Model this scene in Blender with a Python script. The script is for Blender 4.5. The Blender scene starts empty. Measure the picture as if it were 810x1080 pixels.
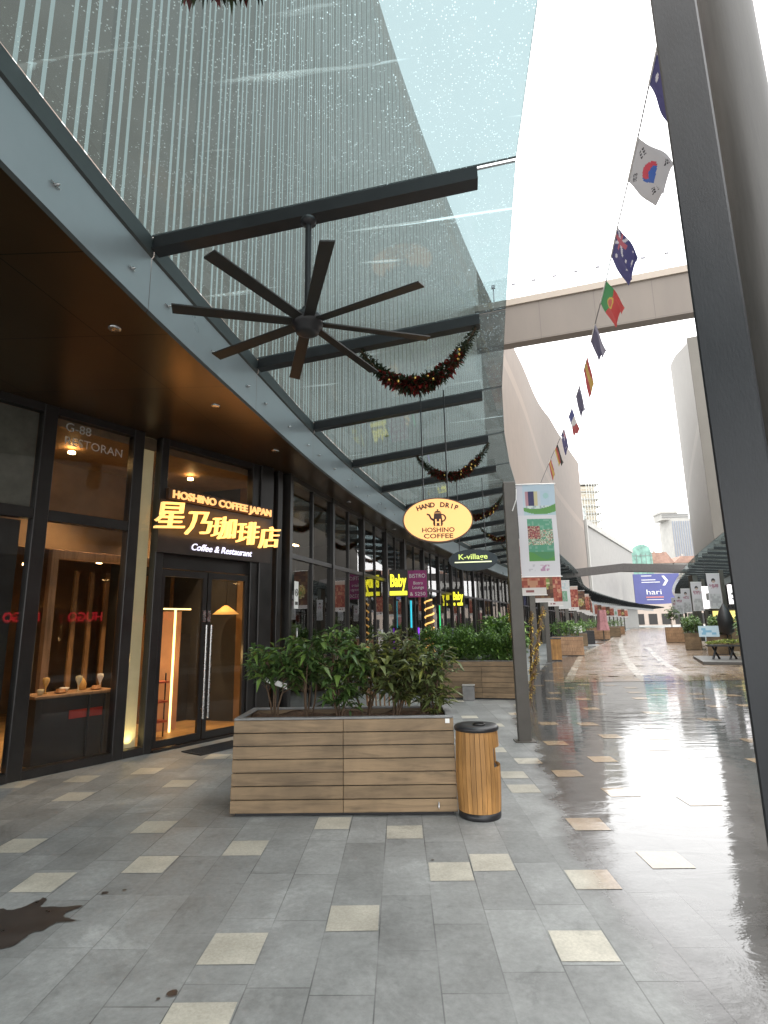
import bpy, math, random
import numpy as np
from mathutils import Vector, Matrix
random.seed(7)
R = math.radians
S = bpy.context.scene
COL = S.collection

# ------------------------------------------------------------------ camera
cam_d = bpy.data.cameras.new('camera')
cam = bpy.data.objects.new('camera', cam_d); COL.objects.link(cam)
_f, _p, _r, _y = 591.6, .1990, -.01762, .02418
_up = Vector((math.sin(_r)*math.cos(_p), math.cos(_r)*math.cos(_p), -math.sin(_p)))
_fw = Vector((math.sin(_y), 0, -math.cos(_y))); _fw = (_fw - _up*_fw.dot(_up)).normalized()
_rt = _fw.cross(_up)
cam.matrix_world = Matrix.Translation((0, 0, 1.70)) @ Matrix((_rt, _fw, _up)).to_4x4()
cam_d.sensor_fit = 'VERTICAL'; cam_d.sensor_height = 36; cam_d.lens = 36*_f/1080
cam_d.clip_start = .05; cam_d.clip_end = 3000
S.camera = cam

# ------------------------------------------------------------------ sky, sun, exposure
W = bpy.data.worlds.new('World'); S.world = W; W.use_nodes = True
wn, wl = W.node_tree.nodes, W.node_tree.links
wn.clear()
sky = wn.new('ShaderNodeTexSky'); sky.sky_type = 'NISHITA'; sky.sun_disc = False
sky.sun_elevation = R(78); sky.sun_rotation = R(120); sky.air_density = 1.0; sky.dust_density = 6; sky.ozone_density = .4
hs = wn.new('ShaderNodeHueSaturation'); hs.inputs['Saturation'].default_value = .10
bg = wn.new('ShaderNodeBackground'); bg.inputs[1].default_value = .15
wo = wn.new('ShaderNodeOutputWorld')
# thin cloud deck in front of the blue sky: nearly even overcast, a little uneven
wtc = wn.new('ShaderNodeTexCoord'); wnz = wn.new('ShaderNodeTexNoise'); wnz.inputs['Scale'].default_value = 1.6; wnz.inputs['Detail'].default_value = 5
wmr = wn.new('ShaderNodeMapRange'); wmr.inputs['To Min'].default_value = 5.2; wmr.inputs['To Max'].default_value = 8.6
wvm = wn.new('ShaderNodeVectorMath'); wvm.operation = 'SCALE'; wvm.inputs[0].default_value = (1, .995, .985)
wmx = wn.new('ShaderNodeMix'); wmx.data_type = 'RGBA'; wmx.inputs[0].default_value = .8
wl.new(wtc.outputs['Generated'], wnz.inputs['Vector']); wl.new(wnz.outputs[0], wmr.inputs[0]); wl.new(wmr.outputs[0], wvm.inputs['Scale'])
wl.new(sky.outputs[0], hs.inputs['Color']); wl.new(hs.outputs[0], wmx.inputs[6]); wl.new(wvm.outputs[0], wmx.inputs[7]); wl.new(wmx.outputs[2], bg.inputs[0]); wl.new(bg.outputs[0], wo.inputs[0])
sun_d = bpy.data.lights.new('sun', 'SUN'); sun_d.energy = .6; sun_d.angle = R(30); sun_d.color = (1, .97, .93)
sun = bpy.data.objects.new('sun', sun_d); COL.objects.link(sun)
sun.rotation_euler = (R(12), 0, R(-120)); sun.location = (10, 10, 60)
S.view_settings.view_transform = 'Standard'; S.view_settings.look = 'None'
S.view_settings.gamma = 1; S.view_settings.use_curve_mapping = False
S.view_settings.exposure = 1.90
S.cycles.max_bounces = 12; S.cycles.transparent_max_bounces = 24; S.cycles.use_denoising = True
S.cycles.sample_clamp_indirect = 6

# ------------------------------------------------------------------ materials
def nt(name):
    m = bpy.data.materials.new(name); m.use_nodes = True
    n, l = m.node_tree.nodes, m.node_tree.links
    return m, n, l, n['Principled BSDF'], n['Material Output']
def node(n, t, **kw):
    x = n.new(t)
    for k, v in kw.items():
        if k in x.inputs: x.inputs[k].default_value = v
        else: setattr(x, k, v)
    return x
def rgb(c): return (c[0], c[1], c[2], 1)
def mat(name, col, rough=.5, metal=0, var=.2, scale=6, bump=0, bscale=60, stretch=(1, 1, 1), spec=.5, island=0):
    m, n, l, b, o = nt(name)
    tc = node(n, 'ShaderNodeTexCoord'); mp = node(n, 'ShaderNodeMapping'); mp.inputs['Scale'].default_value = stretch
    l.new(tc.outputs['Object'], mp.inputs[0])
    nz = node(n, 'ShaderNodeTexNoise', Scale=scale, Detail=5, Roughness=.6); l.new(mp.outputs[0], nz.inputs['Vector'])
    mr = node(n, 'ShaderNodeMapRange'); mr.inputs['From Min'].default_value = .3; mr.inputs['From Max'].default_value = .7
    mr.inputs['To Min'].default_value = 1-var; mr.inputs['To Max'].default_value = 1+var
    l.new(nz.outputs[0], mr.inputs[0])
    val = mr.outputs[0]
    if island:
        g = node(n, 'ShaderNodeNewGeometry'); m2 = node(n, 'ShaderNodeMapRange')
        m2.inputs['To Min'].default_value = 1-island; m2.inputs['To Max'].default_value = 1+island
        l.new(g.outputs['Random Per Island'], m2.inputs[0])
        mu = node(n, 'ShaderNodeMath', operation='MULTIPLY'); l.new(val, mu.inputs[0]); l.new(m2.outputs[0], mu.inputs[1]); val = mu.outputs[0]
    vm = node(n, 'ShaderNodeVectorMath', operation='SCALE'); vm.inputs[0].default_value = col[:3]
    l.new(val, vm.inputs['Scale']); l.new(vm.outputs[0], b.inputs['Base Color'])
    b.inputs['Roughness'].default_value = rough; b.inputs['Metallic'].default_value = metal
    b.inputs['Specular IOR Level'].default_value = spec
    mr2 = node(n, 'ShaderNodeMapRange'); mr2.inputs['To Min'].default_value = max(0, rough-.1); mr2.inputs['To Max'].default_value = min(1, rough+.12)
    l.new(nz.outputs[0], mr2.inputs[0]); l.new(mr2.outputs[0], b.inputs['Roughness'])
    if bump:
        n2 = node(n, 'ShaderNodeTexNoise', Scale=bscale, Detail=3); l.new(mp.outputs[0], n2.inputs['Vector'])
        bp = node(n, 'ShaderNodeBump', Strength=bump, Distance=.02); l.new(n2.outputs[0], bp.inputs['Height']); l.new(bp.outputs[0], b.inputs['Normal'])
    return m
def emit(name, col, strength):
    m, n, l, b, o = nt(name)
    b.inputs['Base Color'].default_value = rgb([min(1, c) for c in col]); b.inputs['Emission Color'].default_value = rgb(col)
    b.inputs['Emission Strength'].default_value = strength
    return m
def glass(name, tint, refl=1.5, rough=.0, drops=0, haze=0, hazecol=(.8, .85, .85)):
    m, n, l, b, o = nt(name); n.remove(b)
    tr = node(n, 'ShaderNodeBsdfTransparent', Color=rgb(tint)); gl = node(n, 'ShaderNodeBsdfGlossy', Roughness=rough)
    fr = node(n, 'ShaderNodeFresnel', IOR=refl); mx = node(n, 'ShaderNodeMixShader')
    l.new(fr.outputs[0], mx.inputs[0]); l.new(gl.outputs[0], mx.inputs[2])
    last = tr.outputs[0]
    if haze or drops:
        tc = node(n, 'ShaderNodeTexCoord')
    if drops:
        vo = node(n, 'ShaderNodeTexVoronoi', Scale=drops); vo.inputs['Randomness'].default_value = 1
        nz0 = node(n, 'ShaderNodeTexNoise', Scale=3.0, Detail=3); l.new(tc.outputs['Object'], nz0.inputs['Vector'])
        l.new(tc.outputs['Object'], vo.inputs['Vector'])
        rp = node(n, 'ShaderNodeMapRange'); rp.inputs['From Min'].default_value = .12; rp.inputs['From Max'].default_value = .42
        rp.inputs['To Min'].default_value = .8; rp.inputs['To Max'].default_value = 0
        l.new(vo.outputs['Distance'], rp.inputs[0])
        pr = node(n, 'ShaderNodeMath', operation='GREATER_THAN'); sx = node(n, 'ShaderNodeSeparateColor'); l.new(vo.outputs['Color'], sx.inputs[0])
        dens = node(n, 'ShaderNodeMapRange'); dens.inputs['From Min'].default_value = .35; dens.inputs['From Max'].default_value = .65; dens.inputs['To Min'].default_value = .92; dens.inputs['To Max'].default_value = .45
        l.new(nz0.outputs[0], dens.inputs[0]); l.new(sx.outputs[0], pr.inputs[0]); l.new(dens.outputs[0], pr.inputs[1])
        siz = node(n, 'ShaderNodeMath', operation='MULTIPLY_ADD'); l.new(sx.outputs[1], siz.inputs[0]); siz.inputs[1].default_value = .34; siz.inputs[2].default_value = .14; l.new(siz.outputs[0], rp.inputs['From Max'])
        d0 = node(n, 'ShaderNodeMath', operation='MULTIPLY'); l.new(rp.outputs[0], d0.inputs[0]); l.new(pr.outputs[0], d0.inputs[1])
        mps = node(n, 'ShaderNodeMapping'); mps.inputs['Scale'].default_value = (.35, 5.5, .35); mps.inputs['Rotation'].default_value = (0, 0, R(9)); l.new(tc.outputs['Object'], mps.inputs[0])
        ns = node(n, 'ShaderNodeTexNoise', Scale=1.1, Detail=3, Roughness=.5, Distortion=.5); l.new(mps.outputs[0], ns.inputs['Vector'])
        rs_ = node(n, 'ShaderNodeMapRange'); rs_.inputs['From Min'].default_value = .665; rs_.inputs['From Max'].default_value = .72; rs_.inputs['To Max'].default_value = .55; l.new(ns.outputs[0], rs_.inputs[0])
        dm = node(n, 'ShaderNodeMath', operation='MAXIMUM'); l.new(d0.outputs[0], dm.inputs[0]); l.new(rs_.outputs[0], dm.inputs[1])
        bp = node(n, 'ShaderNodeBump', Strength=.9, Distance=.01); l.new(dm.outputs[0], bp.inputs['Height'])
        l.new(bp.outputs[0], gl.inputs['Normal'])
        rf = node(n, 'ShaderNodeBsdfRefraction', IOR=1.25, Roughness=.02, Color=rgb([min(1, c*2.5) for c in tint])); l.new(bp.outputs[0], rf.inputs['Normal'])
        m3 = node(n, 'ShaderNodeMixShader'); l.new(dm.outputs[0], m3.inputs[0]); l.new(last, m3.inputs[1]); l.new(rf.outputs[0], m3.inputs[2]); last = m3.outputs[0]
    if haze:
        df = node(n, 'ShaderNodeBsdfTranslucent', Color=rgb(hazecol)); dd = node(n, 'ShaderNodeBsdfDiffuse', Color=rgb(hazecol)); ad = node(n, 'ShaderNodeMixShader', Fac=.35)
        l.new(df.outputs[0], ad.inputs[1]); l.new(dd.outputs[0], ad.inputs[2])
        nz = node(n, 'ShaderNodeTexNoise', Scale=2.2, Detail=6, Roughness=.7); l.new(tc.outputs['Object'], nz.inputs['Vector'])
        hr = node(n, 'ShaderNodeMapRange'); hr.inputs['From Min'].default_value = .35; hr.inputs['From Max'].default_value = .7
        hr.inputs['To Min'].default_value = haze*.5; hr.inputs['To Max'].default_value = haze*1.5; l.new(nz.outputs[0], hr.inputs[0])
        m4 = node(n, 'ShaderNodeMixShader'); l.new(hr.outputs[0], m4.inputs[0]); l.new(last, m4.inputs[1]); l.new(ad.outputs[0], m4.inputs[2]); last = m4.outputs[0]
    l.new(last, mx.inputs[1]); l.new(mx.outputs[0], o.inputs[0])
    return m
def wood(name, col, scale=1.0, axis=0, boards=0):
    m, n, l, b, o = nt(name)
    tc = node(n, 'ShaderNodeTexCoord'); mp = node(n, 'ShaderNodeMapping')
    sc = [9, 9, 9]; sc[axis] = .9
    mp.inputs['Scale'].default_value = [s*scale for s in sc]; l.new(tc.outputs['Object'], mp.inputs[0])
    g = node(n, 'ShaderNodeNewGeometry'); ad = node(n, 'ShaderNodeVectorMath', operation='ADD'); mu = node(n, 'ShaderNodeVectorMath', operation='SCALE')
    mu.inputs[0].default_value = (37, 17, 53); l.new(g.outputs['Random Per Island'], mu.inputs['Scale']); l.new(mp.outputs[0], ad.inputs[0]); l.new(mu.outputs[0], ad.inputs[1])
    nz = node(n, 'ShaderNodeTexNoise', Scale=1.6, Detail=8, Roughness=.65, Distortion=1.2); l.new(ad.outputs[0], nz.inputs['Vector'])
    cr = node(n, 'ShaderNodeValToRGB'); l.new(nz.outputs[0], cr.inputs[0])
    e = cr.color_ramp.elements; e[0].position = .3; e[1].position = .75
    e[0].color = rgb([c*.62 for c in col]); e[1].color = rgb([c*1.25 for c in col])
    x = e.new(.5); x.color = rgb(col)
    mr = node(n, 'ShaderNodeMapRange'); mr.inputs['To Min'].default_value = .82; mr.inputs['To Max'].default_value = 1.14
    l.new(g.outputs['Random Per Island'], mr.inputs[0])
    vm = node(n, 'ShaderNodeVectorMath', operation='SCALE'); l.new(cr.outputs[0], vm.inputs[0]); l.new(mr.outputs[0], vm.inputs['Scale'])
    # water stains running over the boards
    n3 = node(n, 'ShaderNodeTexNoise', Scale=2.3, Detail=4); l.new(tc.outputs['Object'], n3.inputs['Vector'])
    m3 = node(n, 'ShaderNodeMapRange'); m3.inputs['From Min'].default_value = .35; m3.inputs['From Max'].default_value = .6; m3.inputs['To Min'].default_value = .72; m3.inputs['To Max'].default_value = 1.05
    l.new(n3.outputs[0], m3.inputs[0]); v2 = node(n, 'ShaderNodeVectorMath', operation='SCALE'); l.new(vm.outputs[0], v2.inputs[0]); l.new(m3.outputs[0], v2.inputs['Scale'])
    l.new(v2.outputs[0], b.inputs['Base Color']); b.inputs['Roughness'].default_value = .55
    bp = node(n, 'ShaderNodeBump', Strength=.15, Distance=.01); l.new(nz.outputs[0], bp.inputs['Height']); l.new(bp.outputs[0], b.inputs['Normal'])
    return m
def printed(name, rough=.6, thru=.35):          # a printed sheet: ink colour stored on the mesh
    m, n, l, b, o = nt(name)
    a = node(n, 'ShaderNodeVertexColor', layer_name='ink'); l.new(a.outputs[0], b.inputs['Base Color']); b.inputs['Roughness'].default_value = rough
    tl = node(n, 'ShaderNodeBsdfTranslucent'); l.new(a.outputs[0], tl.inputs[0]); mx = node(n, 'ShaderNodeMixShader', Fac=thru)
    l.new(b.outputs[0], mx.inputs[1]); l.new(tl.outputs[0], mx.inputs[2]); l.new(mx.outputs[0], o.inputs[0])
    return m
def leafmat(name, col):
    m, n, l, b, o = nt(name)
    g = node(n, 'ShaderNodeNewGeometry'); cr = node(n, 'ShaderNodeValToRGB'); l.new(g.outputs['Random Per Island'], cr.inputs[0])
    e = cr.color_ramp.elements; e[0].color = rgb([c*.5 for c in col]); e[1].color = rgb((col[0]*2.0, col[1]*1.7, col[2]*1.2))
    x = e.new(.6); x.color = rgb(col)
    l.new(cr.outputs[0], b.inputs['Base Color']); b.inputs['Roughness'].default_value = .38
    tl = node(n, 'ShaderNodeBsdfTranslucent'); l.new(cr.outputs[0], tl.inputs[0]); mx = node(n, 'ShaderNodeMixShader', Fac=.22)
    l.new(b.outputs[0], mx.inputs[1]); l.new(tl.outputs[0], mx.inputs[2]); l.new(mx.outputs[0], o.inputs[0])
    return m

M = {}
M['black'] = mat('black_steel', (.018, .018, .020), .38, .0, .25, 5)
M['dark'] = mat('dark_frame', (.022, .020, .019), .32, .2, .2, 4)
M['post'] = mat('grey_post_paint', (.085, .078, .068), .42, 0, .15, 5, .05)
M['column'] = mat('dark_column_paint', (.020, .023, .027), .36, 0, .16, 2.5, .05, 40, stretch=(2, 2, .5))
M['greycol'] = mat('grey_column_panel', (.075, .073, .069), .5, 0, .22, 3, .05, 40, stretch=(4, 4, .3))
M['fascia'] = mat('fascia_panel', (.33, .365, .385), .30, .2, .06, 1.2)
M['gasket'] = mat('gasket', (.05, .06, .06), .5)
M['steel'] = mat('brushed_steel', (.55, .55, .55), .25, 1, .1, 20)
M['canopyglass'] = glass('wet_canopy_glass', (.180, .238, .248), 1.42, .05, drops=62, haze=.05, hazecol=(.42, .50, .52))
M['clearcanopy'] = glass('farther_canopy_glass', (.50, .62, .63), 1.30, .05, haze=.05, hazecol=(.42, .50, .52))
M['pane'] = glass('shop_glass', (.86, .86, .84), 1.52, .0)
M['paneside'] = glass('street_shop_glass', (.70, .72, .70), 3.6, .0)
M['doorglass'] = glass('door_glass', (.9, .9, .88), 1.45, .0)
M['planterwood'] = wood('planter_boards', (.235, .162, .092), 1, 0)
M['binwood'] = wood('bin_slats', (.44, .225, .07), 1, 2)
M['soil'] = mat('soil', (.10, .055, .03), .95, 0, .5, 25, .8, 90)
M['leaf'] = leafmat('glossy_leaf', (.085, .155, .045))
M['leaf_b'] = leafmat('hedge_leaf', (.10, .20, .045))
M['leaf_m'] = leafmat('bronze_green_leaf', (.115, .145, .05))
M['leaf_d'] = leafmat('garland_needle', (.028, .045, .022))
M['leaf_r'] = leafmat('garland_red_leaf', (.16, .018, .016))
M['gold'] = mat('gold_bauble', (.75, .5, .14), .22, .9)
M['bark'] = mat('bark', (.10, .065, .04), .9, 0, .35, 14, .5)
M['cream'] = mat('cream_plaster', (.62, .55, .36), .7, 0, .12, 3)
M['creamglow'] = mat('cream_column_glow', (.66, .60, .42), .6, 0, .08, 3)
_b = M['creamglow'].node_tree.nodes['Principled BSDF']; _b.inputs['Emission Color'].default_value = (1, .80, .42, 1); _b.inputs['Emission Strength'].default_value = .035  # glow put into the cream surface itself; the column is no lamp
M['brownwall'] = mat('interior_wall', (.22, .14, .075), .6, 0, .25, 1.5)
M['pinkwall'] = mat('pink_panel', (.42, .23, .14), .55, 0, .15, 3)
M['slat'] = wood('interior_slats', (.25, .14, .06), 1, 2)
M['wfloor'] = wood('interior_floor', (.42, .26, .11), .4, 0)
M['ceilin'] = mat('interior_ceiling', (.26, .19, .12), .6)
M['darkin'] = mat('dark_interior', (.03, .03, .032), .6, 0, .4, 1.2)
M['white'] = mat('white_paint', (.78, .78, .76), .5, 0, .06)
M['rubber'] = mat('rubber_mat', (.014, .014, .015), .9, 0, .3, 40, .5, 200)
M['warm'] = emit('warm_lamp', (1, .62, .25), 8)
M['led'] = emit('led_warm', (1, .60, .20), 1.3)
M['letteryellow'] = emit('lit_letter_yellow', (1, .57, .18), .35)
M['letteramber'] = emit('lit_letter_amber', (1, .52, .19), .28)
M['letterwhite'] = emit('lit_letter_white', (.80, .78, 1), .34)
M['neonyellow'] = emit('neon_yellow', (1, .92, .05), .40)
M['red'] = emit('lit_letter_red', (1, .03, .05), 1.2)
M['cyan'] = emit('neon_cyan', (.05, .7, .9), .17)
M['purple'] = emit('neon_purple', (.35, .05, 1), .18)
M['green'] = emit('neon_green', (.05, .8, .25), .15)
M['goldlight'] = emit('gold_fairy_lights', (1, .58, .16), .28)
M['whitelight'] = emit('white_lightbox', (1, .97, 1), .33)
M['lampyellow'] = emit('lit_shop_yellow', (1, .82, .25), .32)
M['ovalface'] = emit('oval_sign_face', (1, .50, .175), .235)
M['ovalink'] = mat('oval_sign_ink', (.05, .012, .008), .5)
M['print'] = printed('printed_sheet'); M['flagcloth'] = printed('flag_cloth', .75, .12)
M['rope'] = mat('rope', (.12, .12, .13), .8)
M['concrete'] = mat('pale_concrete', (.36, .355, .335), .7, 0, .12, .4, .1, 5)
M['bridge'] = mat('bridge_cladding', (.33, .29, .255), .6, 0, .06, .3)
M['bridgetrim'] = mat('bridge_trim', (.36, .31, .26), .6, 0, .06, .3)
M['greenet'] = mat('green_netting', (.19, .34, .29), .8, 0, .35, .5)
M['redroof'] = mat('red_roof', (.30, .19, .15), .8, 0, .3, .6)  # red muted to paint in distance haze
M['purpleposter'] = mat('purple_poster', (.33, .03, .17), .5)
M['rattan'] = mat('rattan', (.20, .11, .05), .7, 0, .4, 40, .4)
M['gravel'] = mat('planter_rim', (.20, .20, .20), .6)
M['tinsel'] = mat('gold_tinsel', (.62, .45, .10), .35, .4, .5, 30, .5, 120, island=.4)
M['lightwood'] = wood('light_wood', (.42, .25, .14), 1, 2)
M['bluesign'] = mat('blue_board', (.085, .095, .27), .5, 0, .12, .3)

def soffit_mat():
    m, n, l, b, o = nt('soffit_panels')
    tc = node(n, 'ShaderNodeTexCoord'); nz = node(n, 'ShaderNodeTexNoise', Scale=.9, Detail=5); l.new(tc.outputs['UV'], nz.inputs['Vector'])
    cr = node(n, 'ShaderNodeValToRGB'); l.new(nz.outputs[0], cr.inputs[0]); e = cr.color_ramp.elements
    e[0].color = (.05, .031, .017, 1); e[1].color = (.11, .066, .030, 1)
    br = node(n, 'ShaderNodeTexBrick', Scale=1); br.offset = 0; br.inputs['Brick Width'].default_value = 1.75; br.inputs['Row Height'].default_value = 1.25
    br.inputs['Mortar Size'].default_value = .006; br.inputs['Color1'].default_value = (1, 1, 1, 1); br.inputs['Color2'].default_value = (.8, .8, .8, 1); br.inputs['Mortar'].default_value = (.15, .15, .15, 1)
    l.new(tc.outputs['UV'], br.inputs['Vector'])
    mx = node(n, 'ShaderNodeMix', data_type='RGBA', blend_type='MULTIPLY'); mx.inputs[0].default_value = 1
    l.new(cr.outputs[0], mx.inputs[6]); l.new(br.outputs[0], mx.inputs[7]); l.new(mx.outputs[2], b.inputs['Base Color'])
    b.inputs['Metallic'].default_value = .55; b.inputs['Roughness'].default_value = .28
    return m
M['soffit'] = soffit_mat()

def wall_mat(name, base, stripe, grooves=True, triples=True):
    # u = metres along the wall, v = height
    m, n, l, b, o = nt(name)
    uv = node(n, 'ShaderNodeUVMap'); sp = node(n, 'ShaderNodeSeparateXYZ'); l.new(uv.outputs[0], sp.inputs[0])
    def mth(op, a, bb=None, cc=None):
        x = node(n, 'ShaderNodeMath', operation=op)
        for i, q in enumerate((a, bb, cc)):
            if q is None: continue
            if isinstance(q, (int, float)): x.inputs[i].default_value = q
            else: l.new(q, x.inputs[i])
        return x.outputs[0]
    u, v = sp.outputs[0], sp.outputs[1]
    tri = mth('DIVIDE', u, .50); fu = mth('FRACT', tri); cell = mth('FLOOR', tri)
    masks = None
    for k in (.14, .40, .66):
        d = mth('ABSOLUTE', mth('SUBTRACT', fu, k)); s = mth('LESS_THAN', d, .042)
        off = mth('GREATER_THAN', v, 5.55 - k*.35)
        s = mth('MULTIPLY', s, off); masks = s if masks is None else mth('MAXIMUM', masks, s)
    nz = node(n, 'ShaderNodeTexNoise', Scale=.6, Detail=6, Roughness=.6); l.new(uv.outputs[0], nz.inputs['Vector'])
    mr = node(n, 'ShaderNodeMapRange'); mr.inputs['To Min'].default_value = .82; mr.inputs['To Max'].default_value = 1.15; l.new(nz.outputs[0], mr.inputs[0])
    pan = mth('LESS_THAN', mth('FRACT', mth('DIVIDE', u, 1.5)), .03); pan = mth('SUBTRACT', 1, mth('MULTIPLY', pan, .3))
    val = mth('MULTIPLY', mr.outputs[0], pan)
    vm = node(n, 'ShaderNodeVectorMath', operation='SCALE'); vm.inputs[0].default_value = base; l.new(val, vm.inputs['Scale'])
    last = vm.outputs[0]
    if triples:
        mx = node(n, 'ShaderNodeMix', data_type='RGBA'); l.new(masks, mx.inputs[0]); l.new(last, mx.inputs[6]); mx.inputs[7].default_value = rgb(stripe)
        # the fins stop where the wall leaves the canopy's near half
        last = mx.outputs[2]
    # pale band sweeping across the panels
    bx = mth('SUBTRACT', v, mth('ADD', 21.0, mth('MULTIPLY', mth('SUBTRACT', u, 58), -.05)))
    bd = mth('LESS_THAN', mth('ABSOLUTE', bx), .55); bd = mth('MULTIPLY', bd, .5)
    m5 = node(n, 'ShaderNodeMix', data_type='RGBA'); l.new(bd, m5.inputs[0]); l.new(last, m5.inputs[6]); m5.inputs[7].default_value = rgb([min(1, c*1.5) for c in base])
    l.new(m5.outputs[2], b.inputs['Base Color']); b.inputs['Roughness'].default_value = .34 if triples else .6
    return m
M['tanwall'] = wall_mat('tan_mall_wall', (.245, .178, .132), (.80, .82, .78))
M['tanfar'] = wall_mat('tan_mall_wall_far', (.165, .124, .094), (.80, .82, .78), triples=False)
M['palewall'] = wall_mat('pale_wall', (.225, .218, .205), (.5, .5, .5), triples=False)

def paving_mat(name, base, wetcol, light=False, far=False):
    m, n, l, b, o = nt(name)
    def mth(op, a, bb=None, cc=None):
        x = node(n, 'ShaderNodeMath', operation=op)
        for i, q in enumerate((a, bb, cc)):
            if q is None: continue
            if isinstance(q, (int, float)): x.inputs[i].default_value = q
            else: l.new(q, x.inputs[i])
        return x.outputs[0]
    geo = node(n, 'ShaderNodeNewGeometry'); sp = node(n, 'ShaderNodeSeparateXYZ'); l.new(geo.outputs['Position'], sp.inputs[0])
    X, Y = sp.outputs[0], sp.outputs[1]
    pitch = .3125
    c0 = mth('ADD', mth('DIVIDE', X, pitch), .5); ci = mth('FLOOR', c0); cf = mth('FRACT', c0)
    wn1 = node(n, 'ShaderNodeTexWhiteNoise', noise_dimensions='1D'); l.new(ci, wn1.inputs['W'])
    r0 = mth('ADD', mth('DIVIDE', Y, .625), wn1.outputs[0]); ri = mth('FLOOR', r0); rf = mth('FRACT', r0)
    cb = node(n, 'ShaderNodeCombineXYZ'); l.new(ci, cb.inputs[0]); l.new(ri, cb.inputs[1])
    wn2 = node(n, 'ShaderNodeTexWhiteNoise', noise_dimensions='2D'); l.new(cb.outputs[0], wn2.inputs['Vector'])
    tone = node(n, 'ShaderNodeMapRange'); tone.inputs['To Min'].default_value = .84; tone.inputs['To Max'].default_value = 1.14; l.new(wn2.outputs[0], tone.inputs[0])
    jx = mth('LESS_THAN', mth('ABSOLUTE', mth('SUBTRACT', cf, .5)), .489)
    jy = mth('LESS_THAN', mth('ABSOLUTE', mth('SUBTRACT', rf, .5)), .4945)
    joint = mth('MULTIPLY', jx, jy)                      # 1 on the tile, 0 in the joint
    jn = node(n, 'ShaderNodeTexNoise', Scale=1.3, Detail=3); l.new(geo.outputs['Position'], jn.inputs['Vector'])
    jd = node(n, 'ShaderNodeMapRange'); jd.inputs['From Min'].default_value = .38; jd.inputs['From Max'].default_value = .68; jd.inputs['To Min'].default_value = .06; jd.inputs['To Max'].default_value = .75; l.new(jn.outputs[0], jd.inputs[0])
    jm = mth('SUBTRACT', 1, mth('MULTIPLY', mth('SUBTRACT', 1, joint), jd.outputs[0]))
    nz = node(n, 'ShaderNodeTexNoise', Scale=2.4, Detail=8, Roughness=.68); l.new(geo.outputs['Position'], nz.inputs['Vector'])
    nr = node(n, 'ShaderNodeMapRange'); nr.inputs['From Min'].default_value = .3; nr.inputs['From Max'].default_value = .7; nr.inputs['To Min'].default_value = .76; nr.inputs['To Max'].default_value = 1.19; l.new(nz.outputs[0], nr.inputs[0])
    fine = node(n, 'ShaderNodeTexNoise', Scale=55 if light else 24, Detail=6, Roughness=.75); l.new(geo.outputs['Position'], fine.inputs['Vector'])
    fr = node(n, 'ShaderNodeMapRange'); fr.inputs['From Min'].default_value = .3; fr.inputs['From Max'].default_value = .7; fr.inputs['To Min'].default_value = .82; fr.inputs['To Max'].default_value = 1.15; l.new(fine.outputs[0], fr.inputs[0])
    val = mth('MULTIPLY', nr.outputs[0], fr.outputs[0])
    # dark specks, gum and drips
    vo = node(n, 'ShaderNodeTexVoronoi', Scale=1.35); l.new(geo.outputs['Position'], vo.inputs['Vector'])
    vsz = node(n, 'ShaderNodeSeparateColor'); l.new(vo.outputs['Color'], vsz.inputs[0])
    vth = mth('MULTIPLY', mth('POWER', vsz.outputs[0], 5.0), .05); spot = mth('LESS_THAN', mth('ADD', vo.outputs['Distance'], mth('MULTIPLY', mth('SUBTRACT', fine.outputs[0], .5), .06)), vth)
    val = mth('MULTIPLY', val, mth('SUBTRACT', 1, mth('MULTIPLY', spot, .65)))
    # pale scuffs and dark grimy patches
    sc_ = node(n, 'ShaderNodeTexNoise', Scale=1.05, Detail=9, Roughness=.74, Distortion=.6); l.new(geo.outputs['Position'], sc_.inputs['Vector'])
    sm = node(n, 'ShaderNodeMapRange'); sm.inputs['From Min'].default_value = .54; sm.inputs['From Max'].default_value = .62; sm.inputs['To Min'].default_value = 1; sm.inputs['To Max'].default_value = 1.0 if light else 1.22; l.new(sc_.outputs[0], sm.inputs[0])
    dk = node(n, 'ShaderNodeMapRange'); dk.inputs['From Min'].default_value = .36; dk.inputs['From Max'].default_value = .42; dk.inputs['To Min'].default_value = .80; dk.inputs['To Max'].default_value = 1; l.new(sc_.outputs[0], dk.inputs[0])
    val = mth('MULTIPLY', mth('MULTIPLY', val, sm.outputs[0]), dk.outputs[0])
    if light:
        ir = node(n, 'ShaderNodeMapRange'); ir.inputs['To Min'].default_value = .80; ir.inputs['To Max'].default_value = 1.10; l.new(geo.outputs['Random Per Island'], ir.inputs[0]); val = mth('MULTIPLY', val, ir.outputs[0])
    if not light:
        val = mth('MULTIPLY', mth('MULTIPLY', val, tone.outputs[0]), jm)
    # wetness: painted on the sheet (distance past the drip line of the roof), broken up by noise
    at = node(n, 'ShaderNodeAttribute', attribute_name='wet'); wv = at.outputs['Fac']
    wz = node(n, 'ShaderNodeTexNoise', Scale=1.7, Detail=7, Roughness=.7); l.new(geo.outputs['Position'], wz.inputs['Vector'])
    ws = mth('ADD', wv, mth('MULTIPLY', mth('SUBTRACT', wz.outputs[0], .5), .75))
    def ss(x, a, c):
        q = node(n, 'ShaderNodeMapRange', interpolation_type='SMOOTHSTEP'); q.inputs['From Min'].default_value = a; q.inputs['From Max'].default_value = c; l.new(x, q.inputs[0]); return q.outputs[0]
    wet = ss(ws, -.12, .16)
    film = ss(ws, .14, .46)
    # puddle film is broken in places
    pz = node(n, 'ShaderNodeTexNoise', Scale=.55, Detail=5, Roughness=.6); l.new(geo.outputs['Position'], pz.inputs['Vector'])
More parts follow.
